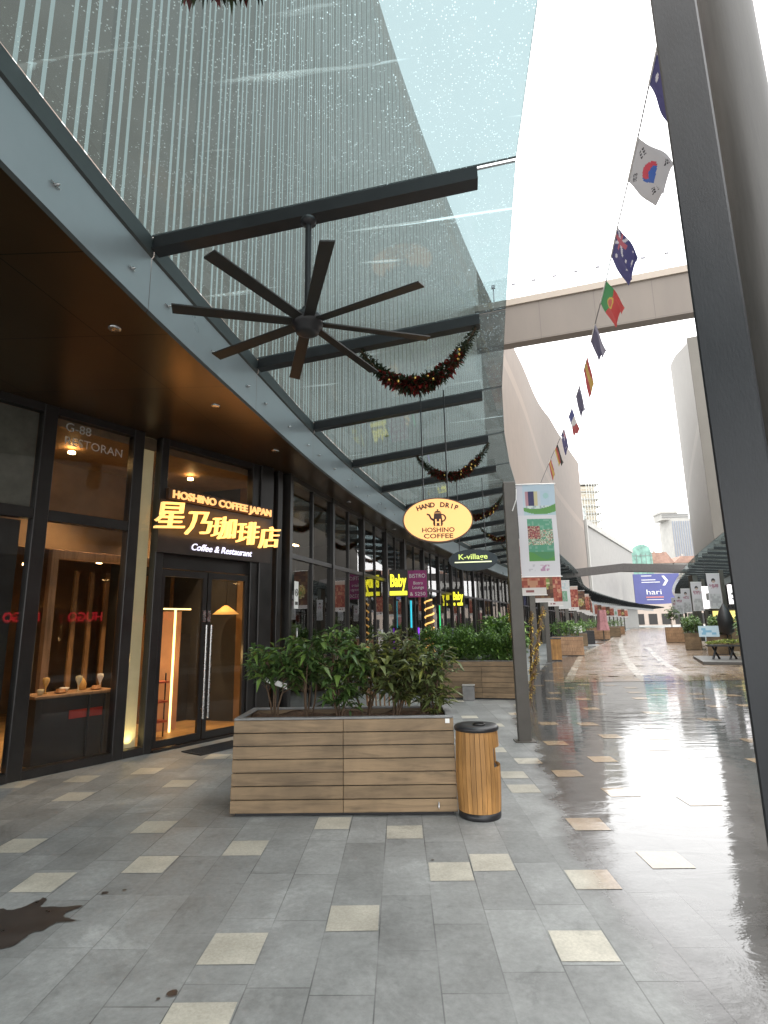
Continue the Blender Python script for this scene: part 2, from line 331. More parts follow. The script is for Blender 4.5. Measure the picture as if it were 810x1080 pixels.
    pud = mth('MULTIPLY', film, ss(pz.outputs[0], .26, .40))
    cd = node(n, 'ShaderNodeVectorMath', operation='SCALE'); cd.inputs[0].default_value = base; l.new(val, cd.inputs['Scale'])
    cw = node(n, 'ShaderNodeVectorMath', operation='SCALE'); cw.inputs[0].default_value = wetcol; l.new(val, cw.inputs['Scale'])
    mx = node(n, 'ShaderNodeMix', data_type='RGBA'); l.new(wet, mx.inputs[0]); l.new(cd.outputs[0], mx.inputs[6]); l.new(cw.outputs[0], mx.inputs[7])
    l.new(mx.outputs[2], b.inputs['Base Color'])
    rd = mth('ADD', .50, mth('MULTIPLY', mth('SUBTRACT', nz.outputs[0], .5), .35))
    rw = mth('ADD', .27 if far else .13, mth('MULTIPLY', mth('SUBTRACT', wz.outputs[0], .5), .22))
    def mixv(f, a, c): return mth('ADD', mth('MULTIPLY', mth('SUBTRACT', 1, f), a), mth('MULTIPLY', f, c))
    ro = mixv(wet, rd, rw); ro = mixv(pud, ro, .025); l.new(ro, b.inputs['Roughness'])
    b.inputs['Specular IOR Level'].default_value = .5
    sl = mixv(pud, mixv(wet, .35, .35 if far else .6), .85); l.new(sl, b.inputs['Specular IOR Level'])
    # relief: joints and grain when dry, long low ripples in the film
    hb = mth('ADD', mth('MULTIPLY', jm if not light else 1.0, .6), mth('MULTIPLY', fine.outputs[0], .5))
    hb = mth('MULTIPLY', hb, mixv(pud, 1, .08))
    b1 = node(n, 'ShaderNodeBump', Strength=.35, Distance=.006); l.new(hb, b1.inputs['Height'])
    mp = node(n, 'ShaderNodeMapping'); mp.inputs['Scale'].default_value = (1.0, 2.6, 1); l.new(geo.outputs['Position'], mp.inputs[0])
    rp = node(n, 'ShaderNodeTexNoise', Scale=1.5, Detail=5, Roughness=.55, Distortion=.8); l.new(mp.outputs[0], rp.inputs['Vector'])
    b2 = node(n, 'ShaderNodeBump', Strength=.35, Distance=.010); l.new(mth('MULTIPLY', rp.outputs[0], wet), b2.inputs['Height']); l.new(b1.outputs[0], b2.inputs['Normal'])
    l.new(b2.outputs[0], b.inputs['Normal'])
    return m
M['pave'] = paving_mat('grey_paving', (.235, .24, .235), (.080, .078, .076))
M['pavelight'] = paving_mat('pale_paving', (.45, .425, .36), (.30, .225, .15), light=True)
M['pavefar'] = paving_mat('brown_paving', (.30, .235, .185), (.185, .135, .10), far=True)
M['paveband'] = paving_mat('pale_band', (.38, .345, .29), (.285, .25, .205), light=True, far=True)
M['rightwall'] = wall_mat('grey_beige_wall', (.135, .125, .108), (.5, .5, .5), triples=False)
M['stain'] = mat('water_stain', (.045, .038, .034), .30, 0, .35, 9)

# ------------------------------------------------------------------ mesh helpers
class MB:
    def __init__(s): s.v, s.f, s.m, s.uv, s.sm = [], [], [], {}, []
    def face(s, pts, mi=0, uv=None, smooth=False):
        i = len(s.v); s.v += [tuple(p) for p in pts]; s.f.append(tuple(range(i, i+len(pts)))); s.m.append(mi); s.sm.append(smooth)
        if uv: s.uv[len(s.f)-1] = uv
    def raw(s, verts, faces, mi=0, smooth=False):
        i = len(s.v); s.v += [tuple(p) for p in verts]
        for f in faces: s.f.append(tuple(i+k for k in f)); s.m.append(mi); s.sm.append(smooth)
    def box(s, a, b, mi=0, bev=0, T=None):
        x0, y0, z0 = [min(p, q) for p, q in zip(a, b)]; x1, y1, z1 = [max(p, q) for p, q in zip(a, b)]
        if bev:
            bev = min(bev, (x1-x0)*.3, (y1-y0)*.3, (z1-z0)*.3); P, F = [], []
            idx = {}
            for sx in (0, 1):
                for sy in (0, 1):
                    for sz in (0, 1):
                        c = ((x0, x1)[sx], (y0, y1)[sy], (z0, z1)[sz]); d = (1-2*sx, 1-2*sy, 1-2*sz)
                        for ax in range(3):
                            q = [c[k]+d[k]*bev*(k != ax) for k in range(3)]; idx[(sx, sy, sz, ax)] = len(P); P.append(q)
            for ax in range(3):
                for e in (0, 1):
                    o2 = [k for k in range(3) if k != ax]; L = []
                    for (i, j) in ((0, 0), (1, 0), (1, 1), (0, 1)):
                        k = [0, 0, 0]; k[ax] = e; k[o2[0]] = i; k[o2[1]] = j; L.append(idx[(*k, ax)])
                    F.append(L)
            for ax in range(3):
                o2 = [k for k in range(3) if k != ax]
                for i in (0, 1):
                    for j in (0, 1):
                        k0 = [0, 0, 0]; k1 = [0, 0, 0]; k1[ax] = 1
                        for kk in (k0, k1): kk[o2[0]] = i; kk[o2[1]] = j
                        F.append([idx[(*k0, o2[0])], idx[(*k1, o2[0])], idx[(*k1, o2[1])], idx[(*k0, o2[1])]])
            for sx in (0, 1):
                for sy in (0, 1):
                    for sz in (0, 1): F.append([idx[(sx, sy, sz, a_)] for a_ in range(3)])
        else:
            P = [(x0, y0, z0), (x1, y0, z0), (x1, y1, z0), (x0, y1, z0), (x0, y0, z1), (x1, y0, z1), (x1, y1, z1), (x0, y1, z1)]
            F = [(0, 3, 2, 1), (4, 5, 6, 7), (0, 1, 5, 4), (1, 2, 6, 5), (2, 3, 7, 6), (3, 0, 4, 7)]
        if T: P = [T(p) for p in P]
        s.raw(P, F, mi); return s
    def pane(s, x0, x1, z0, z1, y=.006):
        s.face([(x0, y, z0), (x1, y, z0), (x1, y, z1), (x0, y, z1)]); return s
    def tube(s, path, r, n=8, mi=0, cap=True, smooth=True):
        path = [Vector(p) for p in path]; rr = r if isinstance(r, (list, tuple)) else [r]*len(path)
        P, F = [], []; prev = None
        for i, p in enumerate(path):
            t = (path[min(i+1, len(path)-1)]-path[max(i-1, 0)]).normalized()
            a = Vector((0, 0, 1)) if abs(t.z) < .9 else Vector((1, 0, 0))
            if prev is not None: a = prev
            x = (a - t*a.dot(t)).normalized(); y = t.cross(x); prev = x
            for k in range(n):
                an = 2*math.pi*k/n; P.append(p + (x*math.cos(an)+y*math.sin(an))*rr[i])
        for i in range(len(path)-1):
            for k in range(n): F.append((i*n+k, i*n+(k+1) % n, (i+1)*n+(k+1) % n, (i+1)*n+k))
        s.raw(P, F, mi, smooth)
        if cap: s.raw(P, [tuple(range(n))[::-1], tuple((len(path)-1)*n+k for k in range(n))], mi)
        return s
    def lathe(s, prof, n=32, c=(0, 0, 0), mi=0, smooth=True):
        P, F = [], []
        for r, z in prof:
            for k in range(n): P.append((c[0]+r*math.cos(2*math.pi*k/n), c[1]+r*math.sin(2*math.pi*k/n), c[2]+z))
        for i in range(len(prof)-1):
            for k in range(n): F.append((i*n+k, i*n+(k+1) % n, (i+1)*n+(k+1) % n, (i+1)*n+k))
        s.raw(P, F, mi, smooth); return s
    def prism(s, poly, y0, y1, mi=0, T=None):       # polygon in (x,z) thickened along y
        n = len(poly); P = [(x, y0, z) for x, z in poly]+[(x, y1, z) for x, z in poly]
        F = [tuple(range(n)), tuple(range(2*n-1, n-1, -1))]+[(i, i+n, (i+1) % n+n, (i+1) % n) for i in range(n)]
        if T: P = [T(p) for p in P]
        s.raw(P, F, mi); return s
    def hull(s, a4, b4, mi=0):                        # box between two quads
        s.raw(list(a4)+list(b4), [(0, 3, 2, 1), (4, 5, 6, 7), (0, 1, 5, 4), (1, 2, 6, 5), (2, 3, 7, 6), (3, 0, 4, 7)], mi); return s
    def leaf(s, c, d, L, w, up, mi=0, droop=.25):
        d = Vector(d).normalized(); sd = d.cross(Vector(up)); sd = sd.normalized() if sd.length > 1e-3 else Vector((1, 0, 0)); u = sd.cross(d)
        c = Vector(c); m1 = c+d*L*.42-u*0+Vector((0, 0, 0)); tip = c+d*L-Vector((0, 0, L*droop))
        a, b2 = m1+sd*w*.5+u*w*.16, m1-sd*w*.5+u*w*.16
        i = len(s.v); s.v += [tuple(c), tuple(a), tuple(tip), tuple(b2), tuple(m1-Vector((0, 0, L*droop*.15)))]
        for f in ((0, 4, 1), (4, 2, 1), (0, 3, 4), (4, 3, 2)): s.f.append(tuple(i+k for k in f)); s.m.append(mi); s.sm.append(True)
    def build(s, name, mats, parent=None, world=False):
        me = bpy.data.meshes.new(name); off = Vector(parent.location) if (world and parent) else Vector((0, 0, 0))
        if world and parent and parent.parent: off += Vector(parent.parent.location)
        me.from_pydata([tuple(Vector(p)-off) for p in s.v], [], s.f)
        mats = mats if isinstance(mats, (list, tuple)) else [mats]
        for m in mats: me.materials.append(m)
        me.polygons.foreach_set('material_index', s.m); me.polygons.foreach_set('use_smooth', s.sm)
        if s.uv:
            ul = me.uv_layers.new(name='UVMap')
            for fi, uv in s.uv.items():
                for k, li in enumerate(me.polygons[fi].loop_indices): ul.data[li].uv = uv[k]
        me.update(); me.validate(clean_customdata=False)
        o = bpy.data.objects.new(name, me); COL.objects.link(o)
        if parent: o.parent = parent
        return o
def tag(o, label, cat, group=None):
    o['label'] = label; o['category'] = cat
    if group: o['group'] = group
    return o
def thing(name, label, cat, loc=(0, 0, 0), rz=0, group=None):
    o = bpy.data.objects.new(name, None); COL.objects.link(o); o.location = loc; o.rotation_euler = (0, 0, rz); o.empty_display_size = .2
    return tag(o, label, cat, group)
def structure(o): o['kind'] = 'structure'; return o
def copy_tree(o, parent=None):
    c = o.copy(); COL.objects.link(c)
    if parent: c.parent = parent
    for ch in [x for x in KIDS(o)]: copy_tree(ch, c)
    return c
def KIDS(o): return list(o.children)
def dup(o, loc, rz, label, group=None):
    bpy.context.view_layer.update() if False else None
    c = copy_tree(o); c.location = loc; c.rotation_euler = (0, 0, rz); c['label'] = label
    if group: c['group'] = group
    return c
def text_mesh(txt, size, extrude=.01, offset=0, align='CENTER', shear=0, spacing=1.0, bevel=0):
    cu = bpy.data.curves.new('text', 'FONT'); cu.body = txt; cu.size = size; cu.extrude = extrude; cu.offset = offset; cu.align_x = align; cu.shear = shear
    cu.space_character = spacing; cu.resolution_u = 3; cu.bevel_depth = bevel
    t = bpy.data.objects.new('text', cu); COL.objects.link(t)
    dg = bpy.context.evaluated_depsgraph_get(); dg.update()
    me = bpy.data.meshes.new_from_object(t.evaluated_get(dg)); bpy.data.objects.remove(t); bpy.data.curves.remove(cu)
    V = np.array([v.co[:] for v in me.vertices]) if len(me.vertices) else np.zeros((0, 3)); F = [tuple(p.vertices) for p in me.polygons]; bpy.data.meshes.remove(me)
    return V, F
def add_text(mb, txt, size, T, width=None, mi=0, **kw):
    V, F = text_mesh(txt, size, **kw)
    if len(V) == 0: return
    w = V[:, 0].max()-V[:, 0].min()
    if width: V[:, 0] *= width/w
    mb.raw([T(p) for p in V], F, mi)

# ------------------------------------------------------------------ street curves
class Curve:
    def __init__(s, pts):
        p = np.array(pts, float); n = len(p)
        # natural cubic spline x(y)
        y, x = p[:, 1], p[:, 0]; h = np.diff(y); A = np.zeros((n, n)); r = np.zeros(n); A[0, 0] = A[-1, -1] = 1
        for i in range(1, n-1):
            A[i, i-1], A[i, i], A[i, i+1] = h[i-1], 2*(h[i-1]+h[i]), h[i]; r[i] = 6*((x[i+1]-x[i])/h[i]-(x[i]-x[i-1])/h[i-1])
        mm = np.linalg.solve(A, r); Y = np.arange(y[0], y[-1], .1); X = np.zeros_like(Y)
        k = np.clip(np.searchsorted(y, Y, 'right')-1, 0, n-2); t = Y-y[k]; hk = h[k]
        X = x[k]+t*((x[k+1]-x[k])/hk-hk*(2*mm[k]+mm[k+1])/6)+t**2*mm[k]/2+t**3*(mm[k+1]-mm[k])/(6*hk)
        ker = np.ones(31)/31; Xs = np.convolve(np.pad(X, 15, mode='reflect', reflect_type='odd'), ker, 'valid')
        s.P = np.column_stack([Xs, Y]); s.S = np.concatenate([[0], np.cumsum(np.hypot(*np.diff(s.P, axis=0).T))]); s.len = s.S[-1]
    def at(s, d, o=0):
        x = np.interp(d, s.S, s.P[:, 0]); y = np.interp(d, s.S, s.P[:, 1]); e = .8
        d0, d1 = max(0, d-e), min(s.len, d+e)
        t = np.array([np.interp(d1, s.S, s.P[:, 0])-np.interp(d0, s.S, s.P[:, 0]), np.interp(d1, s.S, s.P[:, 1])-np.interp(d0, s.S, s.P[:, 1])]); t /= np.hypot(*t)
        return Vector((x+t[1]*o, y-t[0]*o, 0)), Vector((t[0], t[1], 0))
    def sY(s, Y): return float(np.interp(Y, s.P[:, 1], s.S))
    def xo(s, Y, o): # x of the offset curve at Y
        ss = np.arange(0, s.len, .5); q = np.array([s.at(d, o)[0][:2] for d in ss]); return np.interp(Y, q[:, 1], q[:, 0])
LC = Curve([(-2.75, -8), (-2.66, -2), (-2.58, 1), (-2.44, 2.88), (-2.27, 4.8), (-2.03, 6.3), (-1.67, 8.73), (-1.17, 11.45), (0, 16.26), (1.88, 22.3), (6.6, 35.2), (11.0, 46.3), (18.0, 66.2), (24.2, 80.6), (34.3, 101.4), (46, 124), (58, 145), (70, 165), (85, 190)])
RC = Curve([(6.9, -10), (8.3, 0), (9.6, 6), (11.7, 14.5), (15.09, 25.64), (16.8, 30.3), (19.2, 36.6), (23, 45.9), (29.1, 60.1), (38.6, 81), (49, 102), (61, 125)])
up = lambda p, z: Vector((p.x, p.y, z))
ang = lambda t: math.atan2(t.y, t.x)

# ------------------------------------------------------------------ ground
xo_tab = [(y, LC.xo(y, 3.35)) for y in np.arange(-6, 130, 1.0)]
XO_Y = np.array([a for a, _ in xo_tab]); XO_X = np.array([b for _, b in xo_tab])
XR = np.array([RC.xo(y, .3) for y in XO_Y])
def wetness(x, y):
    a = x-np.interp(y, XO_Y, XO_X)-.15 + max(0, 4.5-y)*-.12; b = np.interp(y, XO_Y, XR)-x
    if y > 8: a += min(.25, (y-8)*.1)
    w = max(-1, min(1.2, min(a, b)*1.0))
    return min(w, .22 if y > 19 else 1.2-(y-13)*.16) if y > 13 else w
TILES = [(-3.69,6.93),(-3.41,6.23),(-2.54,4.23),(-3.08,7.26),(-2.48,6.68),(-2.19,5.30),(-1.89,4.515),(-1.255,4.81),(-.318,3.73),(0,5.13),(.309,4.36),(.629,4.51),(1.568,5.28),(2.164,6.19),(1.845,6.94),(2.14,8.6),(3.02,9.03),(2.78,5.89),(1.262,4.22),(.948,3.43),(1.88,4.53),(-.958,3.415)]
def px_tile(*a): TILES.extend(a)
px_tile((-3.12,4.9),(-.94,2.82),(-.62,5.36),(-2.18,8.0),(.31,7.9),(.94,7.2),(1.25,6.35),(.63,11.6),(.31,10.6),(1.25,11.0),(1.56,10.1),(.94,9.0),(1.25,8.2),(1.56,7.55),(1.25,6.9),(2.5,10.2),(2.2,11.3),(2.5,12.4),(2.8,13.6),(-4.45,6.72),(-2.5,8.0),(2.5,7.6),(3.4,8.2),(3.1,10.1),(3.75,11.8),(2.8,4.4),(2.5,3.6),(3.75,8.9),(4.1,9.8),(4.4,7.4),(5.0,8.6),(5.3,10.4),(4.7,11.2),(5.9,9.3),(6.2,11.9),(6.9,8.2),(7.2,10.4),(3.4,4.9),(4.1,5.6),(4.7,4.1),(-3.7,4.4),(-3.7,3.1),(-2.8,2.9),(.31,2.4),(-.0,1.6),(1.6,2.3),(-1.9,2.2),(2.2,1.3),(-3.1,1.5))
rnd = random.Random(3)
occ = [(round(x/.3125), y) for x, y in TILES]
for k in range(-18, 44):
    y = 9.5 + rnd.random()*2
    while y < 24:
        x = k*.3125
        if not (y < 13.2 and x < 6.5) and abs(y - 14) < 12: 
            if all(not (abs(k-a) <= 1 and abs(y-b) < .5) for a, b in occ): TILES.append((x, y)); occ.append((k, y))
        y += 1.5+rnd.random()*2.4
for k in range(-18, 40):
    y = -5+rnd.random()*2
    while y < 2.2:
        TILES.append((k*.3125, y)); y += 1.5+rnd.random()*2.2
g = MB()
xs = list(np.arange(-8, 15, .22)); ys = list(np.arange(-7, 24.01, .22))
def grid(mb, xs, ys, z=0, mi=0):
    b0 = len(mb.v); nx = len(xs)
    mb.v += [(x, y, z) for y in ys for x in xs]
    for j in range(len(ys)-1):
        for i in range(nx-1): mb.f.append((b0+j*nx+i, b0+j*nx+i+1, b0+(j+1)*nx+i+1, b0+(j+1)*nx+i)); mb.m.append(mi); mb.sm.append(False)
grid(g, xs, ys)
x1, x0, y1 = xs[-1], xs[0], ys[-1]
grid(g, [x0, -6, -3, 0, 3, 6, 9, 12, x1], [y1, 30, 40, 55, 75, 100, 140, 200, 400, 900])
grid(g, [-600, -200, -60, -20, x0], [-400, -100, -30, -7, 0, 5, 10, 15, 24, 40, 75, 140, 400, 900])
grid(g, list(np.arange(x1, 80, 3))+[120, 300, 800], [-400, -100, -30, -7, 0, 8, 16, 24]+list(np.arange(27, 140, 3))+[200, 400, 900])
grid(g, [x0, 0, x1], [-400, -100, -30, -7])
for x, y in TILES:
    k = round(x/.3125)*.3125; a = .149; rj = [rnd.uniform(-.004, .004) for _ in range(8)]
    g.face([(k-a+rj[0], y-a+rj[1], .003), (k+a+rj[2], y-a+rj[3], .003), (k+a+rj[4], y+a+rj[5], .003), (k-a+rj[6], y+a+rj[7], .003)], 1)
# far brown paving, two pale curved bands
def ribbon(mb, pts0, pts1, z, mi):
    for i in range(len(pts0)-1):
        mb.face([(*pts0[i], z), (*pts1[i], z), (*pts1[i+1], z), (*pts0[i+1], z)], mi)
yy = list(np.arange(16.8, 128, 1.0))
lb = [(4.75+(y-16.8)*.342+max(0, y-31)*.085, y) for y in yy]
rb = [(float(np.interp(y, XO_Y, XR))+.6, y) for y in yy]
nseg = 14
for k in range(nseg):
    A = [(a[0]+(b[0]-a[0])*k/nseg, a[1]) for a, b in zip(lb, rb)]; B = [(a[0]+(b[0]-a[0])*(k+1)/nseg, a[1]) for a, b in zip(lb, rb)]
    ribbon(g, A, B, .005, 2)
def band(pts, w, z=.008):
    q = np.array(pts); y = np.arange(q[0, 1], q[-1, 1], .8); x = np.interp(y, q[:, 1], q[:, 0]); ribbon(g, list(zip(x-w, y)), list(zip(x+w, y)), z, 3)
band([(4.75, 16.8), (9.6, 31), (17.5, 49), (30, 80)], .13)
band([(6.95, 16.73), (8.3, 21), (10.24, 26.7), (14.88, 39.4), (22, 58), (33, 82)], .16)
band([(8.2, 16.8), (9.35, 19.9), (10.5, 23.4), (12.6, 29), (16, 38)], .14)
br_ = random.Random(11)
for i in range(420):
    y = 17.2+br_.random()**1.4*45; a = np.interp(y, [q[1] for q in lb], [q[0] for q in lb]); b = np.interp(y, [q[1] for q in rb], [q[0] for q in rb])
    x = a+.4+(b-a-.8)*br_.random(); w = .15 if br_.random() < .6 else .30
    g.face([(x-w, y-.15, .0065), (x+w, y-.15, .0065), (x+w, y+.15, .0065), (x-w, y+.15, .0065)], 1)
gr = structure(g.build('street_paving', [M['pave'], M['pavelight'], M['pavefar'], M['paveband']]))
at = gr.data.attributes.new('wet', 'FLOAT', 'POINT'); at.data.foreach_set('value', [wetness(v.co.x, v.co.y) for v in gr.data.vertices])
# dark water stain on the dry paving
sb = MB(); rs = random.Random(5)
def blob(cx, cy, pts, z=.0065): sb.face([(cx+x, cy+y, z) for x, y in pts])
st = [(-2.9,3.78),(-2.62,3.76),(-2.52,3.86),(-2.44,3.84),(-2.36,4.0),(-2.32,3.98),(-2.30,3.88),(-2.17,3.87),(-2.03,3.89),(-2.10,3.80),(-2.06,3.74),(-1.94,3.71),(-2.08,3.69),(-2.10,3.60),(-2.15,3.58),(-2.16,3.46),(-2.24,3.40),(-2.31,3.38),(-2.36,3.43),(-2.32,3.50),(-2.40,3.56),(-2.52,3.60),(-2.66,3.63),(-2.9,3.62)]
for _ in range(3):
    nx_ = []
    for (x_, y_), (u_, v_) in zip(st, st[1:]+st[:1]):
        d_ = math.hypot(u_-x_, v_-y_); nx_ += [(x_, y_), ((x_+u_)/2+rs.gauss(0, .09)*d_, (y_+v_)/2+rs.gauss(0, .09)*d_)]
    st = nx_
blob(0, 0, st)
for cx, cy, r in ((-1.98, 4.06, .022), (-1.87, 4.1, .016), (-1.12, 3.03, .032), (-1.17, 2.99, .012), (.2, 4.55, .012), (-.35, 2.7, .015)):
    blob(cx, cy, [(r*(.7+.5*rs.random())*math.cos(a), r*.8*(.7+.5*rs.random())*math.sin(a)) for a in np.linspace(0, 2*math.pi, 11)[:-1]])
structure(sb.build('puddle', M['stain']))

# ------------------------------------------------------------------ left building: upper wall, soffit, canopy
def wall_strip(mb, curve, s0, s1, off, z0, zt, step=1.5, thick=.4, mi=0):
    n = int((s1-s0)/step)+1; d = np.linspace(s0, s1, n)
    for i in range(n-1):
        a, b = curve.at(d[i], off)[0], curve.at(d[i+1], off)[0]; za, zb = zt(a.y), zt(b.y)
        ai, bi = curve.at(d[i], off-thick)[0], curve.at(d[i+1], off-thick)[0]
        mb.face([up(a, z0), up(b, z0), up(b, zb), up(a, za)], mi, [(d[i], z0), (d[i+1], z0), (d[i+1], zb), (d[i], za)])
        mb.face([up(a, za), up(b, zb), up(bi, zb), up(ai, za)], mi)
    for e, fl in ((d[-1], 0), (d[0], 1)):
        a, ai = curve.at(e, off)[0], curve.at(e, off-thick*12 if thick > 0 else off-thick*12)[0]
        mb.face([up(a, z0), up(ai, z0), up(ai, zt(a.y)), up(a, zt(a.y))], mi, [(0, z0), (4, z0), (4, 20), (0, 20)])
ztL = lambda Y: float(np.interp(Y, [0, 16, 31, 46, 75, 100], [22.5, 23.2, 24, 25, 29.8, 30]))
mall = thing('mall_building', 'tan mall wall with thin white fins rising above the left glass canopy', 'building', (-2.4, 4, 0))
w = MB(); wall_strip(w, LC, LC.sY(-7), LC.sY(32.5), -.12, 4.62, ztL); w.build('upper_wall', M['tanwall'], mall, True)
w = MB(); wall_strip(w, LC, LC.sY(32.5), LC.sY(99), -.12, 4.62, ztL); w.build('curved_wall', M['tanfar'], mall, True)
# little hook brackets at the foot of the fins (part of the wall's fittings)
A0 = Vector((-4.6, 6.75, 0)); AD = Vector((.5556, .8315, 0)); AN = Vector((-.8315, .5556, 0))
corner = A0+AD*4.25
so = MB()
nA = 24; uS = 0
for i in range(nA):
    q = []
    for t in (i/nA, (i+1)/nA):
        a = corner-AD*(t*14.0)+AN*.35; c = LC.at(LC.sY(corner.y-.1)*(1-t)+LC.sY(-7)*t, 0)[0]; q.append((a, c, t))
    (a, c, t0), (b, d, t1) = q
    k = 6
    for j in range(k):
        f0, f1 = j/k, (j+1)/k
        p = [a.lerp(c, f0), a.lerp(c, f1), b.lerp(d, f1), b.lerp(d, f0)]
        so.face([up(x, 4.6) for x in p], 0, [(x.x*.98-x.y*.12, x.y*.98) for x in p])
sA = LC.sY(corner.y-.1); d = np.arange(sA, LC.sY(120), 2.0)
for i in range(len(d)-1):
    a, b, c, e = LC.at(d[i], -1.3)[0], LC.at(d[i], 0)[0], LC.at(d[i+1], 0)[0], LC.at(d[i+1], -1.3)[0]
    so.face([up(a, 4.6), up(b, 4.6), up(c, 4.6), up(e, 4.6)], 0, [(0, d[i]), (.75, d[i]), (.75, d[i+1]), (0, d[i+1])])
so.build('soffit', M['soffit'], mall, True)
def spot(name, loc, target, energy, col, size=R(70), parent=None, blend=.6, radius=.03):
    ld = bpy.data.lights.new(name, 'SPOT'); ld.energy = energy; ld.color = col; ld.spot_size = size; ld.spot_blend = blend; ld.shadow_soft_size = radius
    o = bpy.data.objects.new(name, ld); COL.objects.link(o); o.location = Vector(loc)-(Vector(parent.location) if parent else Vector((0, 0, 0)))
    o.rotation_euler = (Vector(target)-Vector(loc)).to_track_quat('-Z', 'Y').to_euler()
    if parent: o.parent = parent
    return o
def point(name, loc, energy, col, r=.05, parent=None):
    ld = bpy.data.lights.new(name, 'POINT'); ld.energy = energy; ld.color = col; ld.shadow_soft_size = r
    o = bpy.data.objects.new(name, ld); COL.objects.link(o); o.location = loc
    if parent: o.parent = parent
    return o
for Y, o in ((4.9, -.5), (6.9, -.45), (8.9, -.4), (13, -.35), (17, -.35)):
    p = LC.at(LC.sY(Y), o)[0]; q = MB().lathe([(.0, 0), (.045, 0), (.06, .004), (.06, .03)], 20, (p.x, p.y, 4.585)); q.build('downlight', M['steel'], mall, True)

can = thing('glass_canopy', 'wet glass canopy on black beams along the coffee shop side', 'canopy', (-2.1, 4.2, 0))
beam_s = [LC.sY(4.66)+2.54*k for k in range(-4, 78)]
beam_s = [s for s in beam_s if s < LC.len-8]
def zb(o): return 5.2+o*.10        # underside of the beams
def beam_mesh(mb, curve, s, o0, o1, sg=1):
    p, t = curve.at(s); nrm = Vector((t.y, -t.x, 0))*sg; hw = t*.045
    a, b = p+nrm*o0, p+nrm*o1
    mb.hull([up(a-hw, zb(o0)), up(a+hw, zb(o0)), up(a+hw, zb(o0)+.13), up(a-hw, zb(o0)+.13)], [up(b-hw, zb(o1)), up(b+hw, zb(o1)), up(b+hw, zb(o1)+.13), up(b-hw, zb(o1)+.13)])
    # flanges
    hw2 = t*.07
    for z0, z1 in ((-.016, 0), ):
        mb.hull([up(a-hw2, zb(o0)+z0), up(a+hw2, zb(o0)+z0), up(a+hw2, zb(o0)+z1), up(a-hw2, zb(o0)+z1)], [up(b-hw2, zb(o1)+z0), up(b+hw2, zb(o1)+z0), up(b+hw2, zb(o1)+z1), up(b-hw2, zb(o1)+z1)])
def make_canopy(curve, root, ss, sg, gm='canopyglass', oA=.03, oB=3.06, oE=3.40):
    for s in ss:
        m = MB(); beam_mesh(m, curve, s, oA, oB, sg); m.build('beam', M['black'], root, True)
    for s0, s1 in zip(ss[:-1], ss[1:]):
        m = MB(); d = [0, 1, 2, 3]; os_ = [.0, 1.2, 2.3, oE]
        top = lambda p, o, h: up(p, zb(o)+.145+h); CP = lambda k, o: curve.at(s0+.025, o*sg)[0].lerp(curve.at(s1-.025, o*sg)[0], k/3)
        for i in range(3):
            for j in range(3):
                for h, fl in ((0, 0), (.018, 1)):
                    q = [top(CP(d[i], os_[j]), os_[j], h), top(CP(d[i+1], os_[j]), os_[j], h), top(CP(d[i+1], os_[j+1]), os_[j+1], h), top(CP(d[i], os_[j+1]), os_[j+1], h)]
                    if h == 0: m.face(q if sg > 0 else q[::-1])
        # ground edges of the pane
        for (a, b) in ((0, 3), (3, 0)):
            pass
        for i in range(3):
            a, b = CP(d[i], oE), CP(d[i+1], oE)
            m.face([top(a, oE, -.004), top(b, oE, -.004), top(b, oE, .02), top(a, oE, .02)], 1)
        for dd in (d[0], d[-1]):
            for j in range(3):
                a, b = CP(dd, os_[j]), CP(dd, os_[j+1])
                m.face([top(a, os_[j], -.004), top(b, os_[j+1], -.004), top(b, os_[j+1], .02), top(a, os_[j], .02)], 1)
        m.build('glass_panel', [M[gm], M['gasket']], root, True)
        f = MB(); d = np.linspace(s0+.004, s1-.004, 4)
        for i in range(3):
            pts = [(-.02, 4.57), (0, 4.6), (.0, 5.13), (.02, 5.15), (.02, 5.325)]
            for k in range(4):
                (q0, z0), (q1, z1) = pts[k], pts[k+1]
                f.face([up(curve.at(d[i], q0*sg)[0], z0), up(curve.at(d[i+1], q0*sg)[0], z0), up(curve.at(d[i+1], q1*sg)[0], z1), up(curve.at(d[i], q1*sg)[0], z1)], 0 if k == 1 else 1)
        f.build('fascia', [M['fascia'], M['gasket']], root, True)
        if s0 < 26 and sg > 0:
            for fr_ in (.12, .5, .88):
                p, t = curve.at(s0+(s1-s0)*fr_, .0); nn = Vector((t.y, -t.x, 0)); nd = nn
                q = MB(); c = up(p, 4.82)
                q.tube([c, c+nd*.03, c+nd*.05], [.014, .014, .003], 8); q.tube([c+nd*.012-t*.045, c+nd*.012+t*.045], .006, 6); q.build('spider_bolt', M['steel'], root, True)
make_canopy(LC, can, beam_s, 1)

# ------------------------------------------------------------------ coffee shop front (local: x along the front, y into the shop, z up)
RZA = math.atan2(AD.y, AD.x)
shop = thing('shopfront', 'coffee shop front of dark framed glass with double doors and warm interior', 'shopfront', A0, RZA)
def part(name, m, mats, parent=shop): return m.build(name, mats, parent)
for a, b in ((-6.2, -6.05), (-4.1, -3.95), (-2.05, -1.90), (.03, .20), (1.28, 1.44), (1.73, 1.86), (3.56, 3.72), (4.18, 4.30)):
    part('mullion', MB().box((a, -.06, 0), (b, .10, 4.6), 0, .008), M['dark'])
part('pillar', MB().box((3.722, -.10, 0), (4.03, .2, 4.6), 0, .01), M['dark'])
part('threshold', MB().box((-6.05, -.055, 0), (1.86, .09, .10)).box((1.86, -.10, 0), (3.56, .12, .03)), M['dark'])
bays = [(-6.05, -4.1), (-3.95, -2.05), (-1.90, .03), (.20, 1.28)]
